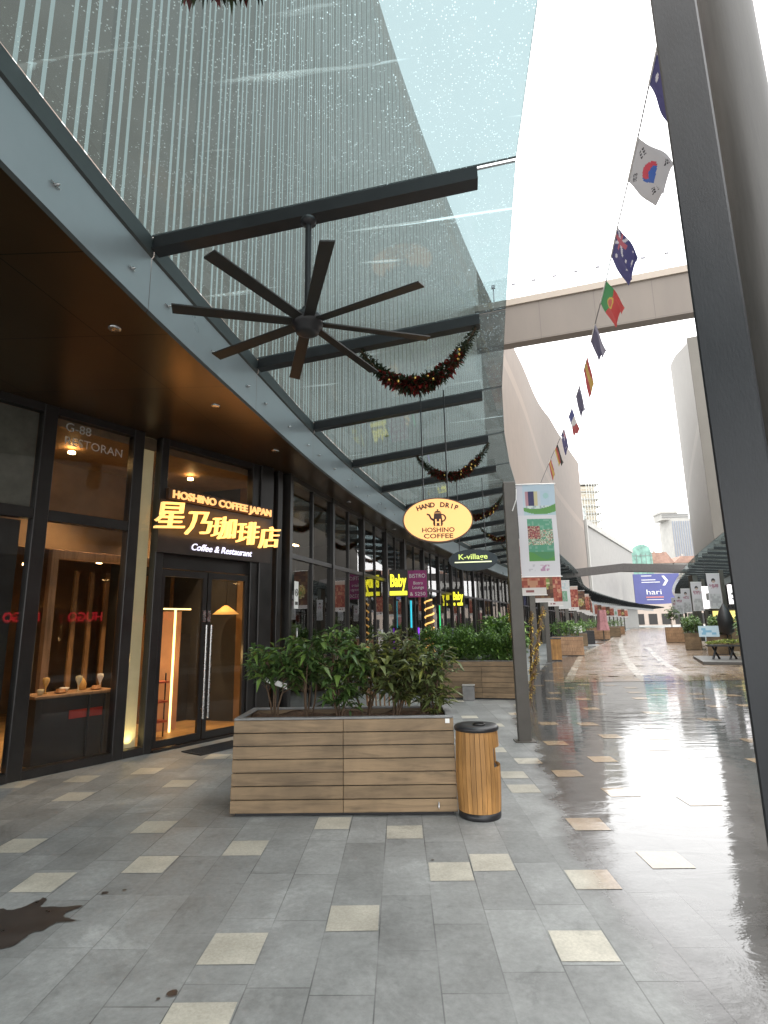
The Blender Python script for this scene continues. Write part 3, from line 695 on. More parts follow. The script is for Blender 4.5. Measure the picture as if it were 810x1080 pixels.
for a, b in bays:
    part('transom', MB().box((a, -.05, 3.08), (b, .08, 3.22), 0, .006), M['dark'])
    part('head_rail', MB().box((a, -.05, 4.50), (b, .08, 4.6)), M['dark'])
    part('window_pane', MB().pane(a, b, .10, 3.08), M['pane'])
    part('window_pane', MB().pane(a, b, 3.22, 4.50), M['pane'])
part('glow_column', MB().box((1.46, .12, 0), (1.715, .26, 4.6), 0, .006), M['creamglow'])  # cream column, its faint self-glow added in the material
part('window_pane', MB().pane(1.44, 1.73, 0.02, 4.6), M['pane'])
part('window_pane', MB().pane(4.03, 4.18, .02, 4.6), M['pane'])
part('sign_panel', MB().box((1.86, .02, 2.60), (3.56, .10, 3.62)), M['dark'])
part('window_pane', MB().pane(1.86, 3.56, 3.66, 4.5), M['pane'])
part('head_rail', MB().box((1.86, -.05, 4.5), (3.56, .08, 4.6)), M['dark'])
for k, (a, b) in enumerate(((1.87, 2.70), (2.72, 3.55))):
    dm = MB(); t = .07
    for q in (((a, -.02, .04), (a+t, .03, 2.58)), ((b-t, -.02, .04), (b, .03, 2.58)), ((a+t, -.02, .04), (b-t, .03, .14)), ((a+t, -.02, 2.48), (b-t, .03, 2.58))): dm.box(*q)
    dr = part('door', dm, M['dark'])
    part('door_glass', MB().pane(a+t, b-t, .14, 2.48), M['doorglass'], dr)
    hx = b-.035 if k == 0 else a+.035
    part('handle', MB().tube([(hx, -.10, .35), (hx, -.10, 1.75)], .018, 10).tube([(hx, -.10, .5), (hx, 0, .5)], .01, 6).tube([(hx, -.10, 1.6), (hx, 0, 1.6)], .01, 6), M['steel'], dr)
    part('notice_plate', MB().box((hx-.03, -.032, 1.80), (hx+.03, -.028, 1.98)), M['steel'], dr)
# interior
im = MB()
im.face([(-6.2, .1, .02), (4.2, .1, .02), (4.2, 6, .02), (-6.2, 6, .02)]); part('interior_floor', im, M['wfloor'])
im = MB()
im.face([(-6.2, 6, 0), (4.2, 6, 0), (4.2, 6, 4.6), (-6.2, 6, 4.6)]); im.face([(4.15, .2, 0), (4.15, 6, 0), (4.15, 6, 4.6), (4.15, .2, 4.6)]); im.face([(-6.2, .2, 0), (-6.2, 6, 0), (-6.2, 6, 4.6), (-6.2, .2, 4.6)])
part('interior_wall', im, M['brownwall'])
part('interior_ceiling', MB().box((-6.2, .105, 4.40), (4.14, 6, 4.59)), M['ceilin'])
part('interior_wall', MB().box((.25, 1.6, 2.95), (4.1, 1.7, 4.32)).box((-1.7, 2.6, 0), (.12, 2.7, 4.32)), M['brownwall'])
# portal of pale timber and slats seen through the second pane
part('timber_portal', MB().box((.72, .9, 0), (.82, 1.02, 2.85), 0, .005).box((.82, .9, 2.72), (2.3, 1.02, 2.85), 0, .005), M['lightwood'])
sl = MB()
for i in range(9): sl.box((1.75+i*.27, 2.3, .0), (1.82+i*.27, 2.36, 2.7))
part('slat_screen', sl, M['slat'])
for a, b in bays[:3]:
    part('reflection_backing', MB().box((a, .10, 3.15), (b, .104, 4.5)), mat('reflection_backing', (.20, .20, .17), .8) if a == bays[0][0] else bpy.data.materials['reflection_backing']); part('dark_backing', MB().box((a, .30, .1), (b, .31, 3.1)), M['darkin'])  # added sheets behind end panes: painted grey reflection above, interior darkness below
part('wall_panel', MB().box((2.55, 1.25, .02), (3.15, 1.3, 2.0)), M['pinkwall'])
part('wall_panel', MB().box((3.45, 1.9, .02), (4.14, 1.96, 1.6)), M['darkin'])
led = thing('light_strip', 'glowing warm light strip upright behind the left door leaf', 'light strip', A0+AD*2.85+AN*1.0, RZA)
MB().box((-.014, -.012, .03), (.014, .012, 2.02)).build('upright_strip', M['led'], led)
MB().box((-.28, -.012, 2.02), (.30, .012, 2.045)).build('cross_strip', M['led'], led)
point('strip_glow', (0, -.25, 1.2), 3.5, (1, .62, .25), .1, led)
for (x, y, z, e) in ((.85, .9, 4.25, 26), (-.9, 1.3, 4.25, 8), (2.9, .85, 4.25, 40), (2.3, 2.6, 2.9, 22), (3.3, 3.2, 2.9, 18), (-3, 1.5, 4.2, 4), (.8, 1.9, 2.7, 12)):
    MB().lathe([(0, -.004), (.04, -.004), (.05, 0), (.05, .03)], 16, (x, y, z+.06 if z > 4 else z)).build('downlight', M['warm'], shop)
    ld = bpy.data.lights.new('downlight_beam', 'SPOT'); ld.energy = e*2.6; ld.color = (1, .66, .34); ld.spot_size = R(95); ld.spot_blend = .8; ld.shadow_soft_size = .05
    lo = bpy.data.objects.new('downlight_beam', ld); COL.objects.link(lo); lo.parent = shop; lo.location = (x, y, z-.01)
# up-light at the foot of the cream column
ld = bpy.data.lights.new('column_uplight', 'SPOT'); ld.energy = 5; ld.color = (1, .78, .32); ld.spot_size = R(110); ld.spot_blend = .9; ld.shadow_soft_size = .05
lo = bpy.data.objects.new('column_uplight', ld); COL.objects.link(lo); lo.parent = shop; lo.location = (1.59, .045, .10); lo.rotation_euler = (R(165), 0, 0)
# lettering stuck on the glass
def LT(x, y, z): return lambda p: (x+p[0], y-p[2], z+p[1])
tm = MB(); add_text(tm, 'G-88', .17, LT(.32, -.004, 4.33), align='LEFT', extrude=.001); add_text(tm, 'RESTORAN', .165, LT(.32, -.004, 4.14), width=.80, align='LEFT', extrude=.001)
glt = tm.build('unit_lettering', mat('frosted_vinyl', (.42, .40, .36), .6), shop)

# display counter with food models
cnt = thing('display_counter', 'low dark display counter behind the coffee shop window', 'counter', A0+AD*1.0+AN*.62, RZA)
MB().box((-.52, -.22, .0), (.50, .22, .84)).build('cabinet', M['darkin'], cnt)
MB().box((-.55, -.25, .84), (.53, .25, .88), 0, .008).build('counter_top', M['lightwood'], cnt)
MB().box((-.1, -.235, .55), (.35, -.225, .66)).build('red_panel', mat('red_laminate', (.35, .03, .02), .4), cnt)
MB().tube([(.12, -.30, .02), (.12, -.30, .84)], .018, 8).tube([(.34, -.30, .02), (.34, -.30, .84)], .018, 8).build('stand', M['black'], cnt)
food = [('white cup of coffee', 'cup'), ('tall dessert glass', 'glass'), ('plate of pancakes', 'plate'), ('small bowl of curry', 'bowl'), ('parfait glass', 'glass'), ('golden pot', 'pot'), ('round cake', 'plate'), ('stemmed goblet', 'glass')]
fm = [M['cream'], mat('food_gold', (.7, .42, .12), .4), mat('food_brown', (.35, .15, .05), .5), M['white']]
fpos = [(-.42, -.08), (-.30, .05), (-.17, -.10), (-.05, .06), (.08, -.06), (.20, .08), (.32, -.08), (.44, .05)]
for i, ((nm, kd), (fx, fy)) in enumerate(zip(food, fpos)):
    P = {'cup': [(0, 0), (.03, 0), (.045, .07), (.04, .072), (.028, .01), (0, .01)], 'glass': [(0, 0), (.035, 0), (.008, .015), (.008, .07), (.045, .16), (.04, .2), (0, .21)], 'plate': [(0, 0), (.05, 0), (.085, .015), (.06, .02), (.055, .055), (0, .06)], 'bowl': [(0, 0), (.03, 0), (.065, .05), (.055, .055), (0, .06)], 'pot': [(0, 0), (.05, 0), (.06, .08), (.035, .13), (.02, .15), (0, .17)]}[kd]
    pos = A0+AD*(1.0+fx)+AN*(.62+fy)
    o = MB().lathe(P, 16).build('food_model', fm[i % 4]); o.location = (pos.x, pos.y, .88); o.rotation_euler = (0, 0, i)
    tag(o, 'display %s on the counter behind the coffee shop window' % nm, 'display food', 'food models in the window')
# bar stool and shelf seen through the door
rk = thing('shelf_rack', 'small rack with red shelves behind the left glass door', 'shelf', A0+AD*2.48+AN*.8, RZA)
MB().tube([(-.12, 0, 0), (-.12, 0, 1.0)], .012, 6).tube([(.12, 0, 0), (.12, 0, 1.0)], .012, 6).build('frame', M['black'], rk)
for z in (.25, .55, .85): MB().box((-.12, -.10, z), (.12, .10, z+.03)).build('shelf', mat('red_shelf', (.4, .08, .05), .5), rk)
pd = thing('pendant_lamp', 'glowing woven pendant lamp hanging behind the right glass door', 'pendant lamp', A0+AD*3.88+AN*.95+Vector((0, 0, 1.95)), RZA)
MB().lathe([(.03, .16), (.14, .08), (.24, 0), (.22, 0), (.12, .06), (.03, .14)], 24).build('lamp_shade', emit('shade_glow', (1, .48, .12), .22), pd)
MB().tube([(0, 0, .15), (0, 0, 1.0)], .006, 6).build('cord', M['black'], pd)

# illuminated shop sign
sg = thing('shop_sign', 'glowing yellow HOSHINO COFFEE JAPAN sign above the double doors', 'shop sign', A0+AD*1.62+Vector((0, 0, 2.8)), RZA)
MB().box((.22, -.14, .835), (2.36, -.02, 1.015), 0, .006).build('name_board', mat('sign_backing', (.06, .028, .012), .45), sg)
MB().box((.10, -.105, .02), (2.35, -.04, .825)).build('backing', mat('sign_panel_dark', (.03, .02, .015), .35), sg)
m = MB(); add_text(m, 'HOSHINO COFFEE JAPAN', .165, lambda p: (1.29+p[0], -.155-p[2], .865+p[1]), width=2.02, extrude=.012, offset=.0045); m.build('name_lettering', M['letteramber'], sg)
cj = '星乃珈琲店'
m = MB()
for i, ch in enumerate(cj):
    V, F = text_mesh(ch, .50, extrude=.03, offset=.001)
    V[:, 0] -= (V[:, 0].max()+V[:, 0].min())/2; V[:, 1] -= V[:, 1].min()
    hh = (.40, .37, .38, .40, .39)[i]; V[:, 1] *= hh/V[:, 1].max(); V[:, 0] *= (.50, .47, .47, .47, .47)[i]/(V[:, 0].max()-V[:, 0].min())
    cx = (.26, .77, 1.26, 1.77, 2.27)[i]; dz = (.385, .345, .33, .29, .285)[i]
    m.raw([(cx+p[0]+(p[1]-.2)*.10, -.16-p[2], dz+p[1]+p[0]*.12) for p in V], F)
m.build('kanji_lettering', M['letteryellow'], sg)
m = MB(); add_text(m, 'Coffee & Restaurant', .15, lambda p: (1.27+p[0], -.13-p[2], .10+p[1]), width=1.22, extrude=.006, offset=.0012, shear=.25); m.build('tagline_lettering', M['letterwhite'], sg)
ld = bpy.data.lights.new('sign_glow', 'AREA'); ld.shape = 'RECTANGLE'; ld.size = 2.2; ld.size_y = .5; ld.energy = 1.6; ld.color = (1, .50, .12)
lo = bpy.data.objects.new('sign_glow', ld); COL.objects.link(lo); lo.parent = sg; lo.location = (1.25, -.22, .55); lo.rotation_euler = (R(90), 0, 0)

mt = thing('door_mat', 'black rubber door mat before the coffee shop doors', 'door mat', (-2.68, 8.55, .004), RZA)
q = MB().box((-.45, -.22, 0), (.45, .22, .012), 0, .004)
for i in range(11): q.box((-.41, -.19+i*.036, .012), (.41, -.175+i*.036, .017))
q.build('mat_sheet', M['rubber'], mt)

# ------------------------------------------------------------------ shopfronts along the street (nine-metre units)
def make_unit(name, label, cat, group, L=9.05, depth=4.0):
    t = thing(name, label, cat, (0, 0, 0), 0, group); nb = 4; bw = L/nb
    for i in range(nb+1):
        MB().box((i*bw-.06, -.07, 0), (i*bw+.06, .12, 4.6)).build('mullion', M['dark'], t)
    for i in range(nb):
        a, b = i*bw+.06, (i+1)*bw-.06; c = (a+b)/2
        MB().box((c-.022, -.03, .10), (c+.022, .06, 4.5)).build('slim_mullion', M['dark'], t)
        MB().box((a, -.045, 2.98), (b, .075, 3.07)).build('transom', M['dark'], t)
        MB().box((a, -.045, 4.5), (b, .075, 4.6)).build('head_rail', M['dark'], t); MB().box((a, -.045, 0), (b, .075, .10)).build('sill', M['dark'], t)
        for x0, x1 in ((a, c-.022), (c+.022, b)):
            MB().pane(x0, x1, .10, 2.98).build('window_pane', M['paneside'], t)
            MB().pane(x0, x1, 3.07, 4.5).build('window_pane', M['paneside'], t)
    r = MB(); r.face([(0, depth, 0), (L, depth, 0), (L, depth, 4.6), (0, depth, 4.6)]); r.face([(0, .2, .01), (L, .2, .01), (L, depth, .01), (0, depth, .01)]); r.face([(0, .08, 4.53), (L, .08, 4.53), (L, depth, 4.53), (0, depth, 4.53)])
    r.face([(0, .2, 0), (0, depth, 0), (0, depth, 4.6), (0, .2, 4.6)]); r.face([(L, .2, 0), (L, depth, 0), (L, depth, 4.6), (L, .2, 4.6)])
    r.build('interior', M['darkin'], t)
    for x in (L*.2, L*.5, L*.8): MB().box((x-.15, 1.9, 3.9), (x+.15, 2.0, 3.93)).build('ceiling_light', M['warm'], t)
    f = MB()
    for i in range(5):
        x = .8+i*1.75; f.box((x, 2.2, 0), (x+.9, 2.9, .9+.5*(i % 3)))
    f.build('fittings', M['slat'], t)
    return t
def place_units(curve, off, s0, n, sgn, proto, labels, group):
    out = []
    s = s0
    for i in range(n):
        a, b = curve.at(s, off)[0], curve.at(s+9.1, off)[0]
        v = b-a
        if sgn > 0: loc, rz = a, ang(v)
        else: loc, rz = b, ang(a-b)
        out.append(dup(proto, loc, rz, labels[i], group)); s += 9.1
    return out
ordw = ['second', 'third', 'fourth', 'fifth', 'sixth', 'seventh', 'eighth', 'ninth', 'tenth', 'eleventh', 'twelfth', 'thirteenth', 'fourteenth', 'fifteenth', 'sixteenth', 'seventeenth', 'eighteenth', 'nineteenth', 'twentieth', 'twenty-first', 'twenty-second']
proto = make_unit('shopfront', 'proto', 'shopfront', 'shopfronts along the street')
bpy.context.view_layer.update()
labs = ['glass shopfront between the coffee shop and the purple lounge', 'dark glass shopfront with the yellow sign and purple poster', 'dark glass shopfront with the smaller yellow sign'] + ['%s dark glass shopfront past the coffee shop under the left canopy' % o for o in ordw[2:]]
sB = LC.sY(10.35)
place_units(LC, -.72, sB, 17, 1, proto, labs, 'shopfronts along the street')
labsR = ['glass shopfront across the street, %s from the dark column end' % o for o in ['first']+ordw]
RU = place_units(RC, 3.95, RC.sY(-9), 12, -1, proto, labsR, 'shopfronts across the street')
for ch in [proto]+KIDS(proto): bpy.data.objects.remove(ch)

# ------------------------------------------------------------------ right side: canopy, wall
canr = thing('glass_canopy', 'wet glass canopy with black beams along the far right side', 'canopy', (12, 14, 0))
RCi = Curve([tuple(RC.at(s, 3.3)[0][:2]) for s in np.arange(0, RC.len, 6)])
ssr = [s for s in np.arange(RCi.sY(5), RCi.len-6, 2.4)]
make_canopy(RCi, canr, ssr, -1, 'clearcanopy')
mr_ = thing('mall_building', 'pale grey mall wall rising above the right canopy behind the dark column', 'building', (14, 8, 0))
w = MB(); wall_strip(w, RC, RC.sY(-9), RC.sY(54.5), 4.2, 4.62, lambda Y: 12 if Y < 15 else 5.02, thick=-.4); w.build('podium_wall', M['palewall'], mr_, True)  # unseen near stretch raised to darken glass reflections, rest kept low for sky
w = MB(); wall_strip(w, RC, RC.sY(55), RC.sY(86), 3.4, 4.62, lambda Y: float(np.interp(Y, [55, 70, 86], [30, 36, 42])), thick=-.4); w.build('upper_wall', M['rightwall'], mr_, True)
w = MB()
d = np.arange(RC.sY(-9), RC.sY(110), 3)
for i in range(len(d)-1):
    a, b, c, e = RC.at(d[i], 3.3)[0], RC.at(d[i], 4.0)[0], RC.at(d[i+1], 4.0)[0], RC.at(d[i+1], 3.3)[0]
    w.face([up(a, 4.6), up(b, 4.6), up(c, 4.6), up(e, 4.6)], 0, [(0, d[i]), (.75, d[i]), (.75, d[i+1]), (0, d[i+1])])
w.build('soffit', M['soffit'], mr_, True)
# red letters glowing on the shops across the street (seen mirrored in the coffee shop glass)
for (x, y, lab) in ((11.3, 3.6, 'red lit HUGO letters mirrored in the coffee shop edge window'), (11.6, 5.6, 'red lit HUGO letters mirrored in the coffee shop display window'), (12.0, 8.4, 'red lit HUGO letters mirrored in the coffee shop door')):
    m = MB(); add_text(m, 'HUGO', .46, lambda p: (p[2], -p[0], p[1]), width=1.15, extrude=.03, offset=.012)
    o = m.build('letter_sign', M['red']); o.location = (x-.25, y, 2.05); tag(o, lab, 'letter sign', 'red letter signs')

col = thing('canopy_column', 'tall dark painted square column close by on the right', 'column', (2.175, 3.47, 0), R(-31.6))
MB().box((-.143, -.10, 0), (.143, .10, 9.4), 0, .012).build('shaft', M['column'], col)
MB().box((-.16, -.12, 0), (.16, .12, .02), 0, .004).build('base_plate', M['black'], col)
c2 = thing('round_column', 'broad grey round column just behind the dark square column', 'column', (2.93, 4.02, 0))
MB().lathe([(.22, 0), (.22, 9.4)], 40).build('shaft', M['greycol'], c2)
MB().lathe([(.25, 0), (.25, .12), (.22, .13)], 40).build('base_ring', M['black'], c2)

# ------------------------------------------------------------------ ceiling fan
fan = thing('ceiling_fan', 'large black eight blade fan hanging from the first canopy beam', 'ceiling fan', (-.74, 4.40, 4.26))
MB().tube([(0, 0, .12), (0, 0, 1.02)], .028, 12).lathe([(.028, .96), (.07, .98), (.07, 1.02), (0, 1.02)], 16).build('down_rod', M['black'], fan)
MB().lathe([(0, -.10), (.06, -.10), (.10, -.085), (.105, -.04), (.13, -.03), (.14, .03), (.12, .07), (.06, .10), (.05, .14), (0, .15)], 28).build('motor', M['black'], fan)
for k in range(8):
    a = 2*math.pi*(k+.36)/8; c, s_ = math.cos(a), math.sin(a); q = MB(); tilt = .16
    n = 6
    P = []
    for i in range(n+1):
        r = .10+(1.10-.10)*i/n; w0 = .046 + .008*(i/n); z = -.0 - .012*i/n
        for (t, th) in ((-w0, 0), (w0, 0), (w0, .012), (-w0, .012)): P.append((r*c-t*s_, r*s_+t*c, z+t*tilt+th))
    F = [(0, 1, 2, 3), (n*4+3, n*4+2, n*4+1, n*4)]
    for i in range(n):
        for j in range(4): F.append((i*4+j, i*4+(j+1) % 4, (i+1)*4+(j+1) % 4, (i+1)*4+j))
    q.raw(P, F); q.build('blade', mat('fan_blade', (.016, .015, .014), .45) if k == 0 else bpy.data.materials['fan_blade'], fan)

# ------------------------------------------------------------------ garlands under the beams
def beam_pt(s, o, dz=0): p, t = LC.at(s, o); return up(p, zb(o)+dz)
def garland(label, s, o0, o1, sag, thick=.12, seed=0, n=420):
    a, b = beam_pt(s, o0, -.04), beam_pt(s, o1, -.04); rr = random.Random(seed)
    g_ = thing('garland', label, 'garland', a, 0, 'festive garlands under the left canopy')
    path = []
    for i in range(19):
        t = i/18; p = a.lerp(b, t); p = p-Vector((0, 0, sag*4*t*(1-t))); path.append(p)
    MB().tube(path, .016, 6).tube([a, a+Vector((0, 0, .06))], .012, 5).tube([b, b+Vector((0, 0, .06))], .012, 5).build('wire', M['bark'], g_, True)
    fo, fr_, ba = MB(), MB(), MB()
    for i in range(n*7):
        t = rr.random(); p = a.lerp(b, t)-Vector((0, 0, sag*4*t*(1-t)))
        th = thick*(.35+.65*math.sin(math.pi*t)**.6); d = Vector((rr.gauss(0, 1), rr.gauss(0, 1), rr.gauss(-.1, 1))).normalized()
        tgt = fr_ if (rr.random() < .30 and .2 < t < .85) else fo
        L = th*(.35+.4*rr.random()); tgt.leaf(p+d*th*.55*rr.random()**.7, d, L, L*(.28 if tgt is fo else .5), (rr.random(), rr.random(), 1), 0, .15)
    fo.build('greenery', M['leaf_d'], g_, True); fr_.build('red_flowers', M['leaf_r'], g_, True)
    for i in range(9):
        t = .2+.65*rr.random(); p = a.lerp(b, t)-Vector((0, 0, sag*4*t*(1-t)))+Vector((rr.gauss(0, .05), -.06-rr.random()*.05, rr.gauss(0, .05)))
        r = .022; ba.lathe([(0, -r), (r*.7, -r*.7), (r, 0), (r*.7, r*.7), (0, r)], 10, p)
    ba.build('baubles', M['gold'], g_, True)
garland('garland with red flowers hanging beside the ceiling fan', beam_s[5], 1.48, 3.0, .62, .15, 1)
garland('dark garland hanging under the beam behind the oval coffee sign', beam_s[7], 1.50, 3.05, .58, .14, 2)
garland('garland end hanging over the camera at the upper picture edge', beam_s[3], 1.05, 2.6, .67, .14, 3)
garland('garland behind the banner post at the third bay past the sign', beam_s[9], 1.5, 3.05, .58, .13, 4)
garland('small garland over the dark green oval sign', beam_s[11], 1.5, 3.05, .55, .13, 5)
garland('far garland just past the dark green oval sign', beam_s[13], 1.5, 3.05, .55, .13, 6, 250)
# fallen leaves lying on the glass
for i, (s_, o_, lab) in enumerate(((beam_s[6]+1.4, 1.05, 'yellow leaf lying on the glass before the oval sign'), (beam_s[7]+.5, 1.15, 'second yellow leaf lying on the glass beside the garland'))):
    p = LC.at(s_, o_)[0]; q = MB(); z = zb(o_)+.16
    for k in range(3): q.leaf((p.x, p.y, z), (math.cos(i+k*.7), math.sin(i+k*.7), 0), .10, .04, (0, 0, 1), 0, .0)
    tag(q.build('fallen_leaf', mat('yellow_leaf%s' % ('' if i == 0 else '_%d' % i), ((.55, .55, .12), (.55, .55, .15), (.45, .25, .08), (.5, .3, .1))[i], .6)), lab, 'leaf', 'fallen leaves on the glass')

# ------------------------------------------------------------------ hanging oval signs
ov = thing('hanging_sign', 'lit cream oval HAND DRIP HOSHINO COFFEE sign on two rods', 'hanging sign', (.62, 8.60, 3.28))
def ellipse(a, b, n=56): return [(a*math.cos(2*math.pi*i/n), b*math.sin(2*math.pi*i/n)) for i in range(n)]
MB().prism(ellipse(.545, .355), -.05, .05).build('casing', mat('oval_casing', (.10, .05, .025), .4), ov)
MB().prism(ellipse(.525, .335), -.058, -.051).build('face', M['ovalface'], ov)
MB().prism(ellipse(.525, .335), .051, .058).build('face', M['ovalface'], ov)
MB().tube([(-.21, 0, .31), (-.21, 0, 2.12)], .011, 8).tube([(.17, 0, .31), (.17, 0, 2.16)], .011, 8).build('hanging_rods', M['black'], ov)
ink = MB(); T = lambda x, z: (lambda p: (x+p[0], -.060-p[2], z+p[1]))
for i, ch in enumerate('HAND DRIP'):
    if ch == ' ': continue
    a = R(90-(i-4)*9.5); V, F = text_mesh(ch, .105, extrude=.001, offset=.004)
    rx, rz_ = .43, .225; cx, cz = rx*math.cos(a)*1.05, rz_*math.sin(a)-.02; th = (a-R(90))*.55
    ink.raw([(cx+p[0]*math.cos(th)-p[1]*math.sin(th), -.061-p[2], cz+p[0]*math.sin(th)+p[1]*math.cos(th)) for p in V], F)
add_text(ink, 'HOSHINO', .10, T(0, -.19), width=.50, extrude=.001, offset=.002); add_text(ink, 'COFFEE', .10, T(0, -.285), width=.45, extrude=.001, offset=.002)
# the pot: body, spout, handle, lid
pot = [(-.065, -.095), (.065, -.095), (.075, -.06), (.055, .105), (-.055, .105), (-.075, -.06)]
ink.prism(pot, -.0625, -.0595)
ink.prism([(-.058, .113), (.058, .113), (.030, .14), (-.030, .14)], -.0625, -.0595); ink.prism(ellipse(.014, .014, 12), -.0625, -.0595, T=lambda p: (p[0], p[1], p[2]+.155))
ink.prism([(-.07, -.07), (-.07, -.02), (-.115, .01), (-.14, .07), (-.175, .085), (-.165, .105), (-.12, .09), (-.095, .035), (-.055, .01), (-.055, -.07)][::-1], -.0625, -.0595)
hd = [(.055+.075*math.sin(t), .03-.065*math.cos(t)) for t in np.linspace(0, math.pi, 10)]; hi = [(.055+.05*math.sin(t), .03-.045*math.cos(t)) for t in np.linspace(math.pi, 0, 10)]
for i in range(9): ink.prism([hd[i], hd[i+1], hi[8-i], hi[9-i]], -.0625, -.0595)
ink.build('lettering_and_pot', M['ovalink'], ov)
hh = MB(); add_text(hh, 'H', .135, lambda p: (p[0], -.0645-p[2], -.085+p[1]), extrude=.001, offset=.004); hh.build('pot_letter', M['ovalface'], ov)

o2 = thing('hanging_sign', 'dark oval sign with yellow green lettering farther along the canopy', 'hanging sign', (1.72, 13.0, 3.14), R(-8))
MB().prism(ellipse(.56, .25), -.04, .04).build('casing', mat('dark_green_oval', (.02, .035, .045), .4), o2)
MB().tube([(-.3, 0, .2), (-.3, 0, 1.9)], .01, 6).tube([(.3, 0, .2), (.3, 0, 1.95)], .01, 6).build('hanging_rods', M['black'], o2)
q = MB(); add_text(q, 'K-village', .17, lambda p: (p[0], -.045-p[2], .02+p[1]), width=.66, extrude=.002, offset=.003); q.build('lettering', emit('dim_green_letter', (.62, .75, .2), .22), o2)
MB().box((-.42, -.046, -.06), (.42, -.041, -.035)).build('underline', emit('pale_line', (.8, .85, .5), .3), o2)

# lounge signs down the street, standing out from the shopfront
def blade_sign(label, Y, off, w_, txt, sz, loc_z):
    p, t = LC.at(LC.sY(Y), off); s_ = thing('lounge_sign', label, 'sign', up(p, loc_z), R(-6), 'yellow lit lounge signs'); return s_
y1_ = thing('lounge_sign', 'yellow neon Baby sign beside the purple poster', 'sign', (-.28, 17.0, 2.55), R(-5))
q = MB(); add_text(q, 'Baby', .52, lambda p: (.25+p[0], -.06-p[2], .28+p[1]), width=.48, extrude=.02, offset=.012); q.box((0, -.08, .02), (.52, -.04, .14)); q.build('lettering', M['neonyellow'], y1_)
MB().box((-.02, -.03, -.02), (.54, .03, .78)).build('backing', M['dark'], y1_)
y2_ = thing('lounge_sign', 'smaller yellow neon Baby sign farther down the shop row', 'sign', (2.42, 26.0, 2.5), R(-10))
q = MB(); add_text(q, 'Baby', .5, lambda p: (.25+p[0], -.06-p[2], .28+p[1]), width=.46, extrude=.02, offset=.012); q.box((0, -.08, .02), (.12, -.04, .14)); q.box((.22, -.08, .02), (.46, -.04, .14)); q.build('lettering', M['neonyellow'], y2_)
MB().box((-.02, -.03, -.02), (.54, .03, .78)).build('backing', M['dark'], y2_)
po = thing('poster', 'purple lounge poster with white lettering beside the yellow sign', 'poster', (.27, 17.0, 2.5), R(-5))
MB().box((0, -.03, 0), (.56, .03, .80), 0, .004).build('board', M['purpleposter'], po)
q = MB(); add_text(q, 'BISTRO', .17, lambda p: (.28+p[0], -.034-p[2], .58+p[1]), width=.48, extrude=.001); add_text(q, 'Bistro\nLounge', .13, lambda p: (.30+p[0], -.034-p[2], .38+p[1]), width=.34, extrude=.001); add_text(q, '& 5250', .15, lambda p: (.28+p[0], -.034-p[2], .05+p[1]), width=.46, extrude=.001)
q.build('lettering', M['white'], po)
gp = thing('glow_column', 'slender column wrapped in golden fairy lights by the lounge', 'light column', (.93, 18.0, 0))
q = MB(); q.tube([(0, 0, 0), (0, 0, 2.5)], .11, 12); q.build('shaft', M['bark'], gp)
q = MB(); q.tube([(.135*math.cos(t), .135*math.sin(t), .2+t*.0365) for t in np.arange(0, 62, .35)], .028, 5); q.build('fairy_lights', M['goldlight'], gp)
for nm, (x, y, z0, z1), mt_, lab in (('cyan', (.38, 19.2, 1.6, 2.5), 'cyan', 'short cyan neon tube inside the lounge window'), ('purple', (.62, 19.4, .9, 1.6), 'purple', 'purple neon tube inside the lounge window'), ('green', (1.30, 18.6, .8, 2.3), 'green', 'green neon tube right of the golden light column'), ('violet', (2.3, 25.2, .8, 1.5), 'purple', 'violet neon tube below the smaller yellow sign')):
    n_ = thing('neon_tube', lab, 'neon tube', (x, y, z0)); r_ = .03 if nm in ('cyan', 'purple') else .02
    MB().tube([(0, 0, 0), (0, 0, z1-z0)], r_, 8).build('tube', M[mt_], n_); MB().box((-.06, -.03, -.05), (.06, .05, 0)).box((-.06, -.03, z1-z0), (.06, .05, z1-z0+.05)).build('end_caps', M['black'], n_)
ns = thing('smoking_sign', 'small white no smoking notice on the shop glass', 'notice', (-1.95, 10.62, 0), R(79))
MB().box((-.10, -.012, 2.03), (.10, -.002, 2.54), 0, .003).build('board', M['white'], ns)
q = MB()
q.tube([(.065*math.cos(t), -.015, 2.33+.065*math.sin(t)) for t in np.linspace(0, 2*math.pi, 22)], .007, 4); q.tube([(-.045, -.015, 2.375), (.045, -.015, 2.285)], .006, 4); q.tube([(-.03, -.0145, 2.33), (.03, -.0145, 2.33)], .006, 4); q.box((-.07, -.014, 2.10), (.07, -.012, 2.16)); q.build('symbol', M['black'], ns)
ns2 = thing('notice', 'narrow pale notice below the no smoking sign', 'notice', (-1.94, 10.68, 1.32), R(79))
MB().box((-.035, -.012, 0), (.035, -.002, .36)).build('board', M['gravel'], ns2); MB().box((-.02, -.014, .06), (.02, -.0125, .30)).build('print', M['white'], ns2)

